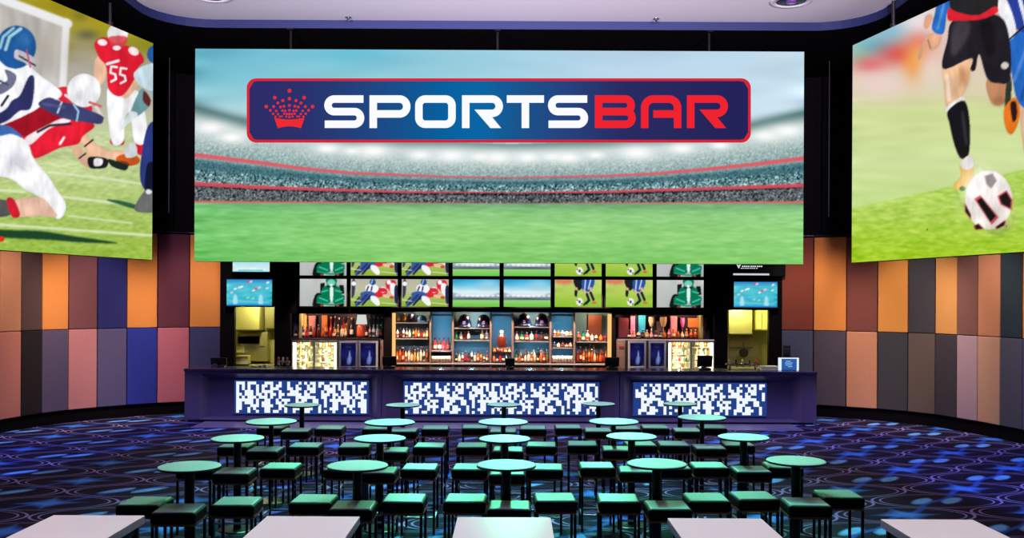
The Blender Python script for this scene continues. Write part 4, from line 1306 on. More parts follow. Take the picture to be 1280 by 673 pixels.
def cab_shelf(px0, px1, py, y0, y1, th):
    x0, z = at_depth(px0, py, 21.4); x1, _ = at_depth(px1, py, 21.4)
    bm = B(); box(bm, x0 - ox, x1 - ox, y0, y1, z - th - .92, z - .922, .003, 1)
    o = obj('shelf', bm, mat('pale_shelf', (140, 120, 116), .3), mb)
    bm = B(); box(bm, x0 - ox + .01, x1 - ox - .01, y0 - .012, y0 - .001, z - th - .918, z - .925); obj('shelf_light', bm, STRIP, o)


def bay_shelf(b, py, which, th=.022):
    cab_shelf(BAYS[b][0] + .4, BAYS[b][1] - .4, py, .1, .56, th)


cab_shelf(494, 760, 453.2, .02, .56, .03)
X0, z0 = at_depth(490, 455.5, YB)
bm = B(); box(bm, xm0 - ox + .01, xm1 - ox - .01, .13, .5, .0, z0 - .945, .004, 1)
o = obj('base_unit', bm, mat('metal_green_reflection', (60, 78, 60), .3, .4), mb); o['label'] = 'dark metal base unit with a painted green reflection'  # green reflection put into the metal's colour
bay_shelf('one', 423, 'middle'); bay_shelf('two', 438.5, 'middle'); bay_shelf('three', 425, 'middle'); bay_shelf('five', 426.5, 'middle'); bay_shelf('six', 420.5, 'upper'); bay_shelf('six', 434.5, 'lower'); bay_shelf('seven', 427, 'middle'); bay_shelf('four', 434.8, 'middle')
bay_shelf('one', 403, 'top'); bay_shelf('three', 410, 'top'); bay_shelf('five', 408.5, 'top')
bottle_row(495, 514, 422.4, (11, 13), ['white', 'dark', 'white', 'cream'], 5, 'the middle shelf of the far left bay', 21.36)
bottle_row(515, 535.5, 422.4, (11, 13), ['gold', 'orange', 'amber', 'red', 'amber'], 6, 'the middle shelf of the far left bay, right half', 21.36)
bottle_row(494.5, 535.5, 452.4, (13, 19), ['amber', 'orange', 'red', 'cream', 'white', 'cream', 'gold', 'cream', 'white', 'clear'], 11, 'the bottom shelf of the far left bay', 21.36)
bottle_row(494.5, 535.5, 452.4, (16, 20), ['cream', 'orange', 'gold', 'white', 'amber', 'cream', 'orange'], 8, 'the rear of the far left bottom shelf', 21.52)
bottle_row(720.5, 759, 452.4, (16, 22), ['orange', 'red', 'gold', 'orange', 'cream', 'red'], 8, 'the rear of the far right bottom shelf', 21.52)
bottle_row(643, 686, 452.4, (14, 18), ['cola', 'cream', 'orange', 'amber', 'white'], 8, 'the rear of the fifth bay bottom shelf', 21.52)
bottle_row(541, 563, 437.8, (15, 16), ['red', 'cola', 'red', 'cola'], 4, 'the shelf of the second bay', 21.4)
bottle_row(568, 573, 424.4, (13, 14), ['green'], 1, 'the middle shelf of the third bay', 21.4)
bottle_row(574, 588, 424.4, (9, 11), ['white', 'red', 'white', 'cream'], 3, 'the middle shelf of the third bay, centre', 21.4)
bottle_row(600, 611, 424.4, (12, 16), ['cream', 'white'], 2, 'the middle shelf of the third bay, right end', 21.4)
bottle_row(568.5, 611, 452.4, (9, 16), ['dark', 'white', 'clear', 'red', 'cola', 'cream', 'white', 'amber', 'gold', 'cream', 'red'], 11, 'the bottom shelf of the third bay', 21.36)
bottle_row(616, 639, 440.5, (5, 6), ['orange', 'red', 'orange', 'amber'], 5, 'the shelf under the big bottle', 21.3)
bottle_row(615.5, 639, 452.4, (8, 11), ['orange', 'navy', 'red', 'navy', 'clear', 'navy'], 6, 'the bottom shelf of the centre bay', 21.32)
bottle_row(643, 686, 425.8, (9, 12), ['pink', 'green', 'red', 'white', 'red', 'cola', 'dark'], 7, 'the middle shelf of the fifth bay', 21.36)
bottle_row(643, 686, 452.4, (9, 16), ['green', 'amber', 'cola', 'cream', 'white', 'amber', 'cream', 'dark', 'orange', 'red'], 11, 'the bottom shelf of the fifth bay', 21.36)
bottle_row(690.5, 716, 419.8, (6, 9), ['cream', 'amber', 'white', 'cream', 'orange'], 5, 'the upper shelf of the sixth bay', 21.36)
bottle_row(690.5, 716, 433.9, (6, 8), ['navy', 'white', 'dark', 'red', 'pink'], 5, 'the lower shelf of the sixth bay', 21.36)
bottle_row(720.5, 759, 426.4, (9, 14), ['amber', 'green', 'cream', 'white', 'cream', 'orange', 'red', 'gold'], 7, 'the middle shelf of the far right bay', 21.36)
bottle_row(720.5, 759, 452.4, (11, 20), ['red', 'cola', 'orange', 'amber', 'gold', 'orange', 'cream', 'amber', 'orange', 'red', 'orange'], 11, 'the bottom shelf of the far right bay', 21.36)
bottle_row(495, 509, 402.3, (10, 11), ['gold', 'gold'], 2, 'the top shelf of the far left bay', 21.4)
# glasses under bays two and six
GM = mat('clear_glassware', (196, 196, 200), .12, spec=.7, coat=.5)
bm = B(); lathe(bm, [(0, .004), (.03, .004), (.034, 0), (.036, .14), (.033, .14), (.031, .012), (0, .012)], 14)
for f in bm.faces: f.smooth = True
GME = bpy.data.meshes.new('tumbler'); bm.to_mesh(GME); bm.free(); GME.materials.append(GM)
for b, nm in (('two', 'second'), ('six', 'sixth')):
    x0, x1 = BAYS[b]
    for i in range(7):
        for j in range(2):
            X, z = at_depth(x0 + (x1 - x0) * (i + .5) / 7, 453.0, 21.34)
            o = bpy.data.objects.new('tumbler', GME); COL.objects.link(o); o.location = (X, 21.34 + .12 * j, z)
            tag(o, 'clear tumbler, %s in the %s line under the %s bay' % (ORD[i], ('front', 'rear')[j], nm), 'glass', 'tumblers under the %s bay' % nm)
# big dark bottle in the centre bay
X, z = at_depth(627, 434.2, 21.36)
t = thing('display_bottle', 'oversized dark red display bottle with pale cap in the centre bay', 'bottle', (X, 21.36, z))
bm = B(); lathe(bm, [(0, 0), (.098, 0), (.105, .02), (.105, .20), (.09, .245), (.035, .29), (.03, .33), (0, .33)], 20); obj('body', bm, BOTM['cola'], t, smooth=True)
bm = B(); lathe(bm, [(.036, .31), (.036, .375), (0, .375)], 16); obj('cap', bm, CAPM[1], t, smooth=True)
# dark domed ornaments
for px, py, nm in ((580.5, 409.4, 'third bay, left of two'), (604.5, 409.4, 'third bay, right of two'), (655, 407.9, 'fifth bay, left of two'), (677, 407.9, 'fifth bay, right of two'), (514.5, 402.3, 'far left bay by golden bottles')):
    X, z = at_depth(px, py, 21.42)
    s = 1.0 if px > 540 else .62
    t = thing('domed_ornament', 'dark navy domed ornament, top shelf of the %s' % nm, 'ornament', (X, 21.42, z), 0, 'domed ornaments on the top shelves')
    bm = B(); lathe(bm, [(0, 0), (.165 * s, 0), (.165 * s, .03), (.15 * s, .04)], 24); obj('base', bm, mat('ornament_navy', (22, 22, 52), .3, coat=.3), t, smooth=True)
    bm = B(); lathe(bm, [(.15 * s, .035), (.145 * s, .13 * s), (.11 * s, .235 * s), (.05 * s, .285 * s), (0, .295 * s)], 24); obj('dome', bm, mat('ornament_navy', (22, 22, 52)), t, smooth=True)
    bm = B(); box(bm, -.035 * s, .035 * s, -.16 * s, -.125 * s, .06, .14 * s, .01); obj('emblem', bm, mat('ornament_violet', (92, 86, 150), .4), t)
X, z = at_depth(527.5, 402.3, 21.42)
t = thing('peaked_hat', 'small blue peaked hat on the top shelf of the far left bay', 'hat', (X, 21.42, z))
bm = B(); lathe(bm, [(.1, 0), (.1, .07), (.06, .13), (0, .15)], 20); obj('crown', bm, mat('blue_cap', (40, 96, 160), .7), t, smooth=True)
bm = B(); box(bm, -.08, .08, -.2, -.08, .0, .015, .006); obj('peak', bm, mat('blue_cap', (40, 96, 160)), t)
# brown leaning board at the right end
x0, z1 = at_depth(735, 394, 21.66); x1, z0 = at_depth(752, 426.3, 21.66)
bm = B(); box(bm, -(x1 - x0) / 2, (x1 - x0) / 2, -.015, .015, 0, z1 - z0, .006)
tag(obj('serving_board', bm, mat('brown_wood_board', (136, 76, 52), .6, noise=.2, nscale=12), None, ((x0 + x1) / 2, 21.66, z0)), 'brown wooden board standing at the back of the far right bay', 'board')

# ------------------------------------------------------------------ bar fridges
YG = 21.17
M_PANE = bpy.data.materials.new('fridge_glass'); M_PANE.use_nodes = True
nt = M_PANE.node_tree; nt.nodes.clear()
tr = nt.nodes.new('ShaderNodeBsdfTransparent'); gl = nt.nodes.new('ShaderNodeBsdfGlossy'); gl.inputs['Roughness'].default_value = .05; mxs = nt.nodes.new('ShaderNodeMixShader'); mxs.inputs[0].default_value = .06; om = nt.nodes.new('ShaderNodeOutputMaterial')
nt.links.new(tr.outputs[0], mxs.inputs[1]); nt.links.new(gl.outputs[0], mxs.inputs[2]); nt.links.new(mxs.outputs[0], om.inputs[0])
M_FRIDGE = mat('fridge_grey', (112, 116, 140), .35, .3)
M_FRIN = mat('fridge_liner', (226, 222, 196), .5)
M_FGLOW = glow('fridge_tube', (255, 250, 214), 4.0)


def gx(px): return at_depth(px, 440, YG)[0]


def gz(px, py): return at_depth(px, py, YG)[1]


def lit_fridge(px0, pxm, px1, side, nm, tubes):
    x0, x1, xm_ = gx(px0), gx(px1), gx(pxm)
    zt = gz((px0 + px1) / 2, 426.2); zb = .55
    t = thing('drinks_fridge', 'brightly lit two-door drinks fridge at the %s behind the bar' % nm, 'fridge', ((x0 + x1) / 2, YG, zb), 0, 'fridges behind the bar')
    X = t.location.x; a, b, h = x0 - X, x1 - X, zt - zb
    bm = B(); box(bm, a, a + .02, 0, .42, 0, h); box(bm, b - .02, b, 0, .42, 0, h); box(bm, a, b, .4, .42, 0, h); box(bm, a, b, 0, .42, h - .02, h); box(bm, a, b, 0, .42, 0, .03)
    obj('cabinet', bm, M_FRIN, t)
    for s0, s1 in ((a, xm_ - X), (xm_ - X, b)):
        bm = B(); fr = .018
        box(bm, s0, s0 + fr, -.03, -.004, .0, h); box(bm, s1 - fr, s1, -.03, -.004, 0, h); box(bm, s0 + fr, s1 - fr, -.03, -.004, 0, fr); box(bm, s0 + fr, s1 - fr, -.03, -.004, h - .035, h)
        d = obj('door', bm, M_FRIDGE, t)
        bm = B(); box(bm, s0 + fr, s1 - fr, -.02, -.014, fr, h - .035); obj('pane', bm, M_PANE, d)
    for tx in tubes:
        xx = gx(tx) - X
        bm = B(); box(bm, xx - .028, xx + .028, .01, .05, .04, h - .05, .01); o = obj('light_tube', bm, M_FGLOW, t)
    for j, py in enumerate((434.5, 443.5, 452.5, 462)):
        z = gz(px0, py) - zb
        bm = B(); box(bm, a + .02, b - .02, .02, .39, z - .012, z, .002, 1); obj('wire_shelf', bm, mat('fridge_shelf', (205, 200, 180), .4), t)
        for (q0, q1), dn in (((px0, pxm), 'left'), ((pxm, px1), 'right')):
            cl = [['gold', 'cream', 'gold', 'cream'], ['cream', 'gold', 'white', 'green'], ['cream', 'white', 'red', 'cream', 'green'], ['gold', 'cream', 'white', 'red']][j]
            cl = cl[(0 if dn == 'left' else 1):] + cl[:(0 if dn == 'left' else 1)]
            bottle_row(q0 + 5.5, q1 - 4.5, py, (6.2, 7.4), cl, 5, '%s shelf, %s door of the %s lit fridge' % (('top', 'second', 'third', 'bottom')[j], dn, side), YG + .13, 'drink_bottle', .01)


lit_fridge(365, 393, 422, 'left', 'left', (368.5, 419))
lit_fridge(834.5, 863.5, 892.5, 'right', 'right', (837.5, 889.5))
POST = fridge_poster()
PME = display_mesh('picture', (-.5, 0, 0), (1, 0, 0), (0, 0, 1), 40, 60, lambda P, a, b: POST.sample(a * 40, (1 - b) * 60))
for px0, px1, doors, nm in ((423, 473, ((424, 447.5), (448.5, 472.5)), 'left'), (783.5, 833.5, ((785, 807.5), (810.5, 832.5)), 'right')):
    x0, x1 = gx(px0), gx(px1); zt = gz(px0, 426); zb = .55
    t = thing('drinks_fridge', 'dark fridge with two blue bottle pictures on its doors, %s side behind the bar' % nm, 'fridge', ((x0 + x1) / 2, YG, zb), 0, 'fridges behind the bar')
    X = t.location.x
    bm = B(); box(bm, x0 - X, x1 - X, 0, .42, 0, zt - zb, .006, 1); obj('cabinet', bm, mat('fridge_dark', (52, 50, 66), .4, .3), t)
    for q0, q1 in doors:
        s0, s1 = gx(q0) - X, gx(q1) - X; d0, d1 = gz(q0, 460.5) - zb, gz(q0, 426.5) - zb; fr = .045
        bm = B(); box(bm, s0, s0 + fr, -.035, -.002, d0, d1, .004, 1); box(bm, s1 - fr, s1, -.035, -.002, d0, d1, .004, 1); box(bm, s0 + fr, s1 - fr, -.035, -.002, d0, d0 + fr, .004, 1); box(bm, s0 + fr, s1 - fr, -.035, -.002, d1 - fr, d1, .004, 1)
        d = obj('door', bm, mat('door_frame_grey', (176, 186, 206), .4, .1), t)
        o = link_mesh('picture', PME, picture_mat('lit_poster', .6), d); o.location = ((s0 + s1) / 2, -.02, d0 + fr); o.scale = (s1 - s0 - 2 * fr, 1, d1 - d0 - 2 * fr)
# plain cupboards between the fridges and the middle cabinet
for px0, px1, lab in ((475, 478.8, 'left'), (770.8, 782.3, 'right')):
    x0, x1 = gx(px0), gx(px1); z1 = gz(px0, 426)
    t = thing('narrow_cupboard', 'narrow brownish cupboard between the %s dark fridge and the middle back bar' % lab, 'cupboard', ((x0 + x1) / 2, YG, .55))
    w = (x1 - x0) / 2
    bm = B(); box(bm, -w, w, 0, .4, 0, z1 - .55, .005, 1); obj('body', bm, mat('brown_grey_laminate', (98, 82, 84), .5), t)
    bm = B(); box(bm, -w * .8, w * .8, -.02, 0, .35, z1 - .6, .005, 1); dr = obj('door', bm, mat('brown_grey_door', (112, 96, 92), .5), t)
    bm = B(); box(bm, -w * .5, w * .5, -.03, -.018, z1 - .72, z1 - .66, .004, 1); obj('badge', bm, mat('dark_red_badge', (110, 36, 44), .5), dr)

# ------------------------------------------------------------------ kitchen hatches
M_KWALL = mat('olive_kitchen_wall', (150, 146, 96), .5, noise=.06, nscale=4)
M_KST = mat('kitchen_steel', (176, 168, 116), .3, .5)
for (a, b, tp), nm in (((293, 343, 384), 'left'), ((909.5, 961, 388), 'right')):
    x0, x1 = bx_(a) - .02, bx_(b) + .02; zt = bz_(a, tp) + .01
    bm = B(); box(bm, x0 - .5, x1 + .5, YB + 1.5, YB + 1.55, 0, zt + .3); box(bm, x0 - .55, x0 - .5, YB + .14, YB + 1.55, 0, zt + .3); box(bm, x1 + .5, x1 + .55, YB + .14, YB + 1.55, 0, zt + .3); box(bm, x0 - .5, x1 + .5, YB + .14, YB + 1.5, zt + .3, zt + .35)
    tag(obj('wall_kitchen_' + nm, bm, M_KWALL), kind='structure')
    bm = B(); box(bm, x0 - .48, x1 + .48, YB + .9, YB + 1.48, .0, 1.0, .01)
    tag(obj('kitchen_counter', bm, M_KST), 'steel counter inside the %s kitchen hatch' % nm, 'counter', 'kitchen counters')
YK = YB + 1.2


def kx(px, py, Y=YK): return at_depth(px, py, Y)


def kbox(name, label, cat, px0, px1, py0, py1, m, Y=YK, d=.3, parts=()):
    x0, z1 = kx(px0, py0, Y); x1, z0 = kx(px1, py1, Y)
    t = thing(name, label, cat, ((x0 + x1) / 2, Y, z0))
    w = (x1 - x0) / 2
    bm = B(); box(bm, -w, w, 0, d, 0, z1 - z0, .01, 2); obj('body', bm, m, t)
    for pn, q0, q1, r0, r1, pm in parts:
        xa_, zb_ = kx(q0, r0, Y); xb_, za_ = kx(q1, r1, Y)
        bm = B(); box(bm, xa_ - t.location.x, xb_ - t.location.x, -.025, -.001, za_ - z0, zb_ - z0, .006, 1); obj(pn, bm, pm, t)
    return t


kbox('extractor_hood', 'olive lit steel extractor hood in the top of the left kitchen hatch', 'extractor hood', 294, 324, 380, 413.5, mat('hood_steel', (158, 152, 98), .4, .2), YK - .3, .5, (('lower_lip', 294, 324, 411.5, 413.5, mat('hood_lip', (120, 112, 70), .4, .4)),))
kbox('pizza_oven', 'steel oven with a dark green glass window in the left kitchen hatch', 'oven', 295, 334, 415.5, 452, M_KST, YK, .3, (('door', 296.5, 331, 417, 433, M_KST), ('window', 297.5, 325, 420, 430.5, mat('oven_glass', (38, 54, 40), .1)), ('control_panel', 296, 305.5, 432.5, 441.5, mat('oven_panel', (206, 202, 160), .5))))
kbox('steel_bin', 'pale steel box under the oven in the left kitchen hatch', 'container', 295, 310, 445, 456, mat('pale_steel', (196, 190, 140), .4, .2), YK - .35, .25, (('lid', 295, 310, 445, 447, M_KST),))
kbox('shelf_cabinet', 'dark olive cabinet at the right side of the left kitchen hatch', 'cabinet', 331, 344, 384, 412, mat('dark_olive', (96, 92, 50), .5), YK, .3, (('door', 332, 343, 386, 411, mat('dark_olive', (96, 92, 50))),))
kbox('extractor_hood', 'olive lit steel extractor hood in the top of the right kitchen hatch', 'extractor hood', 911, 940.5, 384, 418.5, mat('hood_steel', (190, 178, 100)), YK - .3, .5, (('lower_lip', 911, 940.5, 416.5, 418.5, mat('hood_lip', (120, 112, 70))),))
kbox('wall_cupboard', 'bright yellow cupboard at the top right of the right kitchen hatch', 'cupboard', 941.5, 962, 384, 413.5, mat('yellow_cupboard', (236, 220, 130), .4), YK - .1, .4, (('door', 943, 952, 386, 412, mat('yellow_cupboard', (236, 220, 130))), ('door', 953, 962, 386, 412, mat('yellow_cupboard', (236, 220, 130)))))
kbox('steel_splashback', 'olive steel splashback panel under the hood in the right kitchen hatch', 'panel', 912, 941, 420, 435, mat('splash_steel', (150, 140, 86), .35, .4), YK + .2, .05, (('rail', 912, 941, 434, 436, mat('hood_lip', (120, 112, 70))),))
X, z = kx(929, 446.5, YK - .2)
t = thing('frying_pan', 'round black pan hanging in the right kitchen hatch', 'pan', (X, YK - .2, z))
bm = B(); tube(bm, (0, 0, .1), (0, -.05, .1), .1, 20, .11); obj('bowl', bm, mat('pan_black', (26, 24, 18), .4), t)
bm = B(); tube(bm, (0, -.02, .2), (0, -.02, .34), .012, 8); obj('handle', bm, mat('pan_black', (26, 24, 18)), t)

# ------------------------------------------------------------------ things on the bar top
ZT = 1.1


def on_bar(px, py, Y=None):
    """point of the counter top seen at (px, py)"""
    return at_height(px, py, ZT) if Y is None else (at_depth(px, py, Y)[0], Y)


M_POS = mat('terminal_black', (16, 15, 20), .3)


def terminal(px, label, w=.3, h=.2, face='back', rz=0.0, Y=20.05):
    X = at_depth(px, 455, Y)[0]
    t = thing('sales_terminal', label, 'terminal', (X, Y, ZT), rz, 'sales terminals on the bar')
    bm = B(); box(bm, -w * .4, w * .4, -.1, .12, 0, .035, .01); obj('base', bm, M_POS, t)
    bm = B(); box(bm, -.04, .04, -.02, .03, .03, h * .7, .008); obj('stand', bm, M_POS, t)
    bm = B(); box(bm, -w / 2, w / 2, -.05, -.01, .05, .05 + h, .012)
    bmesh.ops.rotate(bm, cent=(0, -.03, .15), matrix=Matrix.Rotation(.25, 3, 'X'), verts=bm.verts[:]); obj('screen_back', bm, M_POS, t)
    bm = B(); box(bm, -w * .28, -w * .05, -.14, -.06, .0, .07, .008); obj('receipt_printer', bm, mat('terminal_grey', (60, 58, 70), .4), t)
    return t


terminal(274, 'small black sales terminal near the left end of the bar, by the left hatch', .34, .15)
terminal(487, 'black sales terminal between the left bar section and the middle back bar', .3, .2)
terminal(637.5, 'narrow black sales terminal at the middle of the bar', .2, .17)
terminal(765, 'black sales terminal at the right end of the middle back bar', .3, .2)
terminal(880.5, 'black sales terminal in front of the right lit fridge', .32, .25)
# beer taps
for px0, px1, n, nm, cols in ((346, 362, 3, 'left', ((206, 60, 60), (225, 225, 230), (206, 90, 60))), (907, 949, 5, 'right', ((210, 205, 215), (40, 36, 40), (210, 205, 215), (40, 36, 40), (200, 70, 60)))):
    x0 = at_depth(px0, 458, 20.1)[0]; x1 = at_depth(px1, 458, 20.1)[0]
    t = thing('beer_tap_font', 'chrome beer tap rail with %s handles on the %s part of the bar' % (('three', 'five')[n == 5], nm), 'beer taps', ((x0 + x1) / 2, 20.1, ZT))
    w = (x1 - x0) / 2
    bm = B(); tube(bm, (-w, 0, .11), (w, 0, .11), .022, 12)
    for s in (-1, 1): tube(bm, (s * w * .75, 0, 0), (s * w * .75, 0, .11), .024, 12)
    obj('rail', bm, M_CHROME, t, smooth=True)
    for i in range(n):
        xx = -w + 2 * w * (i + .5) / n
        bm = B(); tube(bm, (xx, 0, .11), (xx, -.09, .1), .012, 8); tube(bm, (xx, -.09, .1), (xx, -.09, .05), .01, 8); sp = obj('spout', bm, M_CHROME, t)
        bm = B(); lathe(bm, [(0, .12), (.014, .12), (.022, .16), (.024, .2), (0, .215)], 10, (xx, -.02, 0)); obj('handle', bm, mat('tap_%d_%d_%d' % cols[i % len(cols)], cols[i % len(cols)], .3), sp, smooth=True)
# plates on the left, folded towels on the right
for k, (px, nn) in enumerate(((318, 3), (325, 4), (331, 5))):
    X, Y = at_depth(px, 460, 20.0)[0], 20.0
    for j in range(nn):
        bm = B(); lathe(bm, [(0, .002), (.03, .0), (.055, .012), (.056, .015), (.03, .006), (0, .006)], 20)
        tag(obj('saucer', bm, mat('white_china', (226, 222, 206), .3), None, (X, Y, ZT + .013 * j), True), 'white saucer in the %s stack by the left taps, %s from bottom' % (('short', 'middle', 'tall')[k], ORD[j]), 'saucer', 'saucer stacks on the bar')
for k in range(4):
    X = at_depth(961, 463, 19.9)[0]
    bm = B(); box(bm, -.17, .17, -.1, .1, 0, .022, .008, 2)
    tag(obj('folded_towel', bm, mat('white_towel', (226, 228, 232), .8), None, (X, 19.9, ZT + .023 * k)), 'white folded bar towel by the lit stand, %s from the bottom' % ORD[k], 'towel', 'folded towels on the bar')
# lit menu stand
x0, z1 = at_depth(973.5, 447.5, 19.9); x1 = at_depth(998.5, 447.5, 19.9)[0]
t = thing('lit_menu_stand', 'white framed lit stand with a blue panel near the right end of the bar', 'menu stand', ((x0 + x1) / 2, 19.9, ZT))
w, h = (x1 - x0) / 2, z1 - ZT
bm = B(); box(bm, -w, -w + .055, -.02, .06, 0, h, .01); box(bm, w - .04, w, -.02, .06, 0, h * .95, .01); box(bm, -w, w, -.02, .06, h - .02, h, .006); obj('frame', bm, glow('stand_white', (225, 240, 250), 1.0), t)
bm = B(); box(bm, -w + .056, w - .041, .0, .03, 0.01, h - .021, .003, 1); obj('blue_panel', bm, glow('stand_blue', (48, 96, 178), .9), t)
bm = B()
for r, c0, c1 in ((.72, -.06, .04), (.58, -.08, .08), (.44, -.07, .06), (.3, -.02, .07)): box(bm, c0, c1, -.008, 0, h * r - .008, h * r + .008)
obj('pale_lettering', bm, glow('stand_text', (150, 200, 235), .9), t)
# small box on the wall beyond
X, z = at_depth(984, 443.5, 20.99)
bm = B(); box(bm, -.075, .075, 0, .06, 0, .2, .01)
t = thing('wall_socket_box', 'small dark box fixed on the slate blue wall panel above the lit stand', 'wall box', (X, 20.99, z)); obj('casing', bm, mat('dark_plastic', (30, 28, 44), .4), t)
bm = B(); box(bm, -.05, .05, -.012, 0, .05, .15, .004); obj('cover', bm, mat('dark_plastic_cover', (44, 42, 62), .4), t)
# ------------------------------------------------------------------ bar stools, round tables, white tables
M_DARK = mat('black_powder_coat', (16, 13, 20), .32, .3)
M_SEAT_LIT = mat('seat_vinyl_lit', (136, 150, 146), .46, spec=.3, noise=.05, nscale=30)  # lighter grey for the lit top of the cushion
M_SEAT_SHADED = mat('seat_vinyl_shaded', (11, 7, 9), .6, spec=.2)  # near-black stands in for shade on the cushion's sides
M_COPPER = mat('bronze_rail', (176, 112, 66), .45, .5)
M_TOP = mat('pale_table_laminate', (188, 192, 190), .5, spec=.35)
M_EDGE = mat('dark_table_edge', (30, 30, 36), .4)
SH, SW = .715, .195


def make_stool(label):
    t = thing('bar_stool', label, 'stool', (0, 0, 0), 0, 'bar stools round the tables')
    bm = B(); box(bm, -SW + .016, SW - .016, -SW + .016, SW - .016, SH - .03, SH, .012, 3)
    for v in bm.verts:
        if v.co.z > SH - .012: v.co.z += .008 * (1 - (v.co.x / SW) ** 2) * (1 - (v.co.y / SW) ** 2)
    obj('seat_cushion', bm, M_SEAT_LIT, t, smooth=False)
    bm = B(); box(bm, -SW, SW, -SW, SW, SH - .106, SH - .006, .022, 3); obj('shaded_seat_side', bm, M_SEAT_SHADED, t)  # sides of the same cushion, their shade put in as black
    k = SW - .012
    bm = B()
    for s in (-1, 1): box(bm, -k, k, s * k - .012, s * k + .012, SH - .124, SH - .106); box(bm, s * k - .012, s * k + .012, -k + .012, k - .012, SH - .124, SH - .106)
    k = SW - .02
    obj('seat_frame', bm, M_COPPER, t)
    for sx in (-1, 1):
        for sy in (-1, 1):
            bm = B(); box(bm, sx * k - .0125, sx * k + .0125, sy * k - .0125, sy * k + .0125, 0, SH - .128, .003, 1); obj('leg', bm, M_DARK, t)
    bm = B()
    for s in (-1, 1): box(bm, -k + .013, k - .013, s * k - .009, s * k + .009, .17, .19); box(bm, s * k - .009, s * k + .009, -k + .013, k - .013, .17, .19)
    obj('footrest', bm, mat('worn_steel_rail', (160, 154, 158), .3, .9), t)
    return t


def make_table(label, dia, pole):
    t = thing('round_table', label, 'table', (0, 0, 0), 0, 'round pedestal tables')
    r = dia / 2; h = 1.02
    bm = B(); lathe(bm, [(0, h), (r - .012, h), (r - .004, h - .004), (r - .003, h - .006)][::-1] , 56); obj('table_top', bm, M_TOP, t, smooth=False)
    bm = B(); lathe(bm, [(0, h - .006), (r, h - .006), (r + .001, h - .012), (r - .004, h - .024), (r - .03, h - .028), (0, h - .028)][::-1], 56); obj('rim_core', bm, M_EDGE, t, smooth=False)
    bm = B(); lathe(bm, [(0, .018), (pole, .018), (pole, h - .04), (.11, h - .036), (.11, h - .029), (0, h - .029)][::-1], 24); obj('column', bm, M_DARK, t, smooth=False)
    bm = B(); lathe(bm, [(0, 0), (.2, 0), (.2, .01), (.185, .016), (0, .02)][::-1], 40); obj('base_plate', bm, M_DARK, t, smooth=False)
    for o in t.children: bmx = o.data; bmx.update()
    return t


ROWN = ['front row', 'second row', 'third row', 'back row']
COLN = ['leftmost', 'second from left', 'middle', 'second from right', 'rightmost']
TABLES = [
    [(237, 582.5), (447, 581.5), (633, 580.5), (821, 579), (995, 575.5)],
    [(297, 547.5), (475, 547.5), (631, 548), (789.5, 545), (929.5, 546)],
    [(339, 526.5), (487, 527.5), (629, 527), (767, 526.5), (877.5, 521.5)],
    [(377.5, 506), (503.5, 506), (630, 505.5), (748, 504.5), (850, 504.5)],
]
DIAS = [.565, .575, .63, .50]
POLES = [.045, .042, .03, .035]
STOOLS = [
    [[(187, 626), (224, 635), (290, 626)], [(393, 623), (442, 631), (494, 622)], [(582, 622), (637, 631), (681, 621)], [(773, 622), (834, 631), (868, 621)], [(943, 619), (1007, 627), (1034, 617)]],
    [[(249, 583), (294, 588), (343, 582)], [(430, 583), (474, 587), (517, 583)], [(587, 583), (634, 589), (676, 583)], [(745, 581), (795, 586), (838, 582)], [(889, 581), (938, 586), (968, 581)]],
    [[(296, 556), (332, 561), (380, 556)], [(444, 556), (491, 561.5), (531, 556)], [(590, 556), (635, 560), (672, 555)], [(735, 554), (771, 559), (800, 554)], [(843.5, 554), (886, 558), (910, 554)]],
    [[(345, 533), (371, 537), (410, 534)], [(472, 534), (505, 537), (538, 534)], [(601, 533), (629, 537.5), (664, 534)], [(714, 533), (747.5, 537), (779.5, 534)], [(820.5, 533), (858.5, 537), (879, 533)]],
]
stool0 = make_stool('')
first = True
used = []
for r in range(4):
    tab0 = make_table('', DIAS[r], POLES[r])
    for c in range(5):
        t = tab0 if c == 0 else copy_tree(tab0)
        X, Y = at_height(*TABLES[r][c], 1.02)
        t.location = (X, Y, 0)
        t['label'] = '%s round pedestal table in the %s' % (COLN[c], ROWN[r])
        pos = [at_height(*q, SH) for q in STOOLS[r][c]]
        # keep every stool clear of the column, and of its neighbours
        (xl_, yl_), (xf, yf), (xr_, yr_) = pos
        yf = min(yf, Y - SW - POLES[r] - .03)
        xf = max(X - .14, min(X + .14, xf))
        xl_ = min(xl_, X - SW - .06 - POLES[r]); xr_ = max(xr_, X + SW + .06 + POLES[r])
        if xf - xl_ < 2 * SW + .035 and yl_ - yf < 2 * SW + .035: xl_ = xf - 2 * SW - .02
        if xr_ - xf < 2 * SW + .035 and yr_ - yf < 2 * SW + .035: xr_ = xf + 2 * SW + .035
        for (x, y), side in (((xl_, yl_), 'left'), ((xf, yf), 'front'), ((xr_, yr_), 'right')):
            s = stool0 if first else copy_tree(stool0)
            first = False
            s.location = (x, y, 0)
            s.rotation_euler = (0, 0, brng.uniform(-.05, .05))
            s['label'] = 'black bar stool %s the %s round table, %s' % ({'left': 'left of', 'front': 'in front of', 'right': 'right of'}[side], COLN[c], ROWN[r])

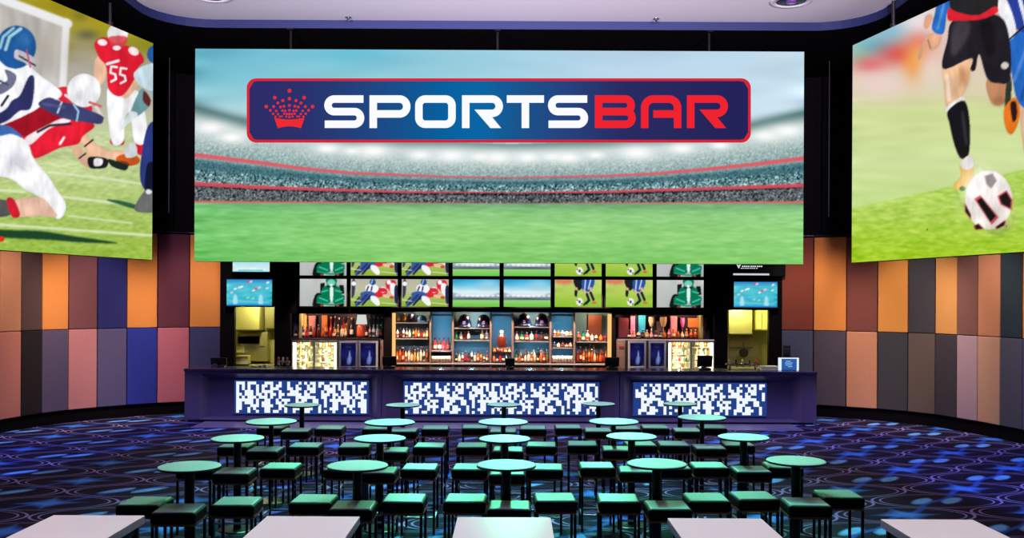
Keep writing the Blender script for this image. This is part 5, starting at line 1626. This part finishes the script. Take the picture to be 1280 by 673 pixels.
# white square tables in front
M_WHITE = mat('white_laminate', (222, 220, 222), .35, spec=.5, coat=.1)
WT = [(60, 176.5), (331.5, 449), (571.5, 688.5), (834, 950.5), (1097.5, 1211)]
SAYW = ['leftmost', 'second from left', 'middle', 'second from right', 'rightmost']
for (a, b), nm in zip(WT, SAYW):
    xa_, ya_ = at_height(a, 647.5, 1.02); xb_, yb_ = at_height(b, 647.5, 1.02)
    y = 6.775
    w = (xb_ - xa_) / 2
    t = thing('square_table', 'white square high table with black legs, %s of the five in front' % nm, 'table', ((xa_ + xb_) / 2, y - w, 0), 0, 'white square high tables')
    bm = B(); box(bm, -w, w, -w, w, .962, 1.02, .004, 2); obj('table_top', bm, M_WHITE, t)
    bm = B()
    k = w - .05
    for s in (-1, 1): box(bm, -k, k, s * k - .012, s * k + .012, .90, .961); box(bm, s * k - .012, s * k + .012, -k + .012, k - .012, .90, .961)
    obj('apron', bm, M_DARK, t)
    for sx in (-1, 1):
        for sy in (-1, 1):
            bm = B(); box(bm, sx * k - .022, sx * k + .022, sy * k - .022, sy * k + .022, 0, .961, .004, 1); obj('leg', bm, M_DARK, t)
# ------------------------------------------------------------------ lamps, most of them unseen and added for their light
def spot(name, loc, aim, watts, rgb, angle, blend=.6, radius=.08):
    l = bpy.data.lights.new(name, 'SPOT')
    l.energy = watts; l.color = tuple(lin(rgb)); l.spot_size = math.radians(angle); l.spot_blend = blend; l.shadow_soft_size = radius
    o = bpy.data.objects.new(name, l); COL.objects.link(o)
    o.location = loc
    o.rotation_euler = (Vector(aim) - Vector(loc)).to_track_quat('-Z', 'Y').to_euler()
    return o


def point(name, loc, watts, rgb, radius=.05):
    l = bpy.data.lights.new(name, 'POINT'); l.energy = watts; l.color = tuple(lin(rgb)); l.shadow_soft_size = radius
    o = bpy.data.objects.new(name, l); COL.objects.link(o); o.location = loc
    return o


GREEN, VIOLET, LILAC, WARMW = (92, 240, 180), (120, 145, 255), (240, 222, 236), (255, 236, 218)
# added green spots without fixtures, high up, to tint the tables and seats
for x in (-3.0, -1.45, 0.05, 1.6, 3.0):
    spot('added_green_spot', (x, 14.6, 7.3), (x, 9.9, .9), 1900, GREEN, 30, .7)
    spot('added_green_spot', (x, 16.9, 7.35), (x, 12.6, .9), 1400, GREEN, 32, .7)
    # low added ones in place of the screen's own green reflection on the seats
    spot('added_low_green_spot', (x, 17.62, 3.16), (x, 10.3, .8), 950, GREEN, 17, .8, .06)
# added fill: violet and blue over the carpet, lilac on the bar front
for s in (-1, 1):
    spot('added_colour_wash', (s * 8.8, 10.5, 7.3), (s * 7.6, 13.5, 0), 2600, VIOLET, 74, .8, .3)
    spot('added_colour_wash', (s * 3.2, 14.2, 7.35), (s * 3.4, 19.4, .4), 2800, (172, 162, 240), 60, .8, .3)
spot('added_colour_wash', (0, 13.6, 7.35), (0, 11.5, 0), 900, (90, 110, 255), 80, .8, .3)
# unseen spots added to whiten the square tables
for x in (-3.1, -1.48, -.05, 1.45, 2.98):
    spot('added_table_light', (x, 5.4, 7.4), (x, 6.35, 1), 1500, LILAC, 15, .4)
# unseen washers added behind the side screens to light the panels
for s, P in ((-1, PL), (1, PR)):
    for q, wt in ((1, 420), (4, 480), (7, 460)):
        p = P[q]; d = (Vector((0, 9)) - p).normalized()
        spot('unseen_wall_wash', (p.x + d.x * 2.5, p.y + d.y * 2.5, 5.0), (p.x, p.y, 1.25), wt * 1.15, WARMW, 62, .8, .2)
# out-of-view lamps added to brighten the pale ceiling
for x in (-4.2, 0, 4.2):
    spot('added_ceiling_light', (x, 9.0, 6.0), (x * .85, 15.6, 7.65), 4600, (240, 222, 240), 80, .9, .2)
# lamps added to brighten the back bar, then fridge and kitchen lights
for px in (515, 589, 664, 740):
    X = at_depth(px, 400, YB)[0]
    point('added_shelf_light', (X, YB + .16, ztm - .06), 9, (255, 200, 150), .03)
    spot('added_bar_light', (X, 20.7, 3.0), (X, 21.5, 1.3), 620, (255, 206, 160), 70, .6, .05)
for px in (551, 589, 627, 664, 703):  # blue fill added for the screens the mirror would reflect
    X = at_depth(px, 400, YB)[0]
    point('added_bay_fill', (X, YB + .12, 1.98), 5, (150, 210, 240), .03)
    point('added_bay_fill', (X, YB + .12, 1.45), 3.5, (150, 210, 240), .03)
for px in (385, 435, 800, 860):
    X = at_depth(px, 400, YB)[0]
    point('added_shelf_light', (X, YB + .1, AL['A'][2] - .06), 14, (255, 200, 160), .03)
    spot('added_bar_light', (X, 20.7, 3.0), (X, 21.4, 1.7), 70, (255, 206, 180), 60, .6, .05)
for px in (380, 408, 849, 878):
    X = gx(px)
    for py in (429, 438.5, 447.5, 456.5):
        point('fridge_light', (X, YG + .035, gz(px, py)), 4.5, (255, 246, 200), .015)
for px in (318, 935):
    X = at_depth(px, 400, YB)[0]
    point('kitchen_light', (X, YB + .5, 2.45), 86, (244, 238, 170), .1)
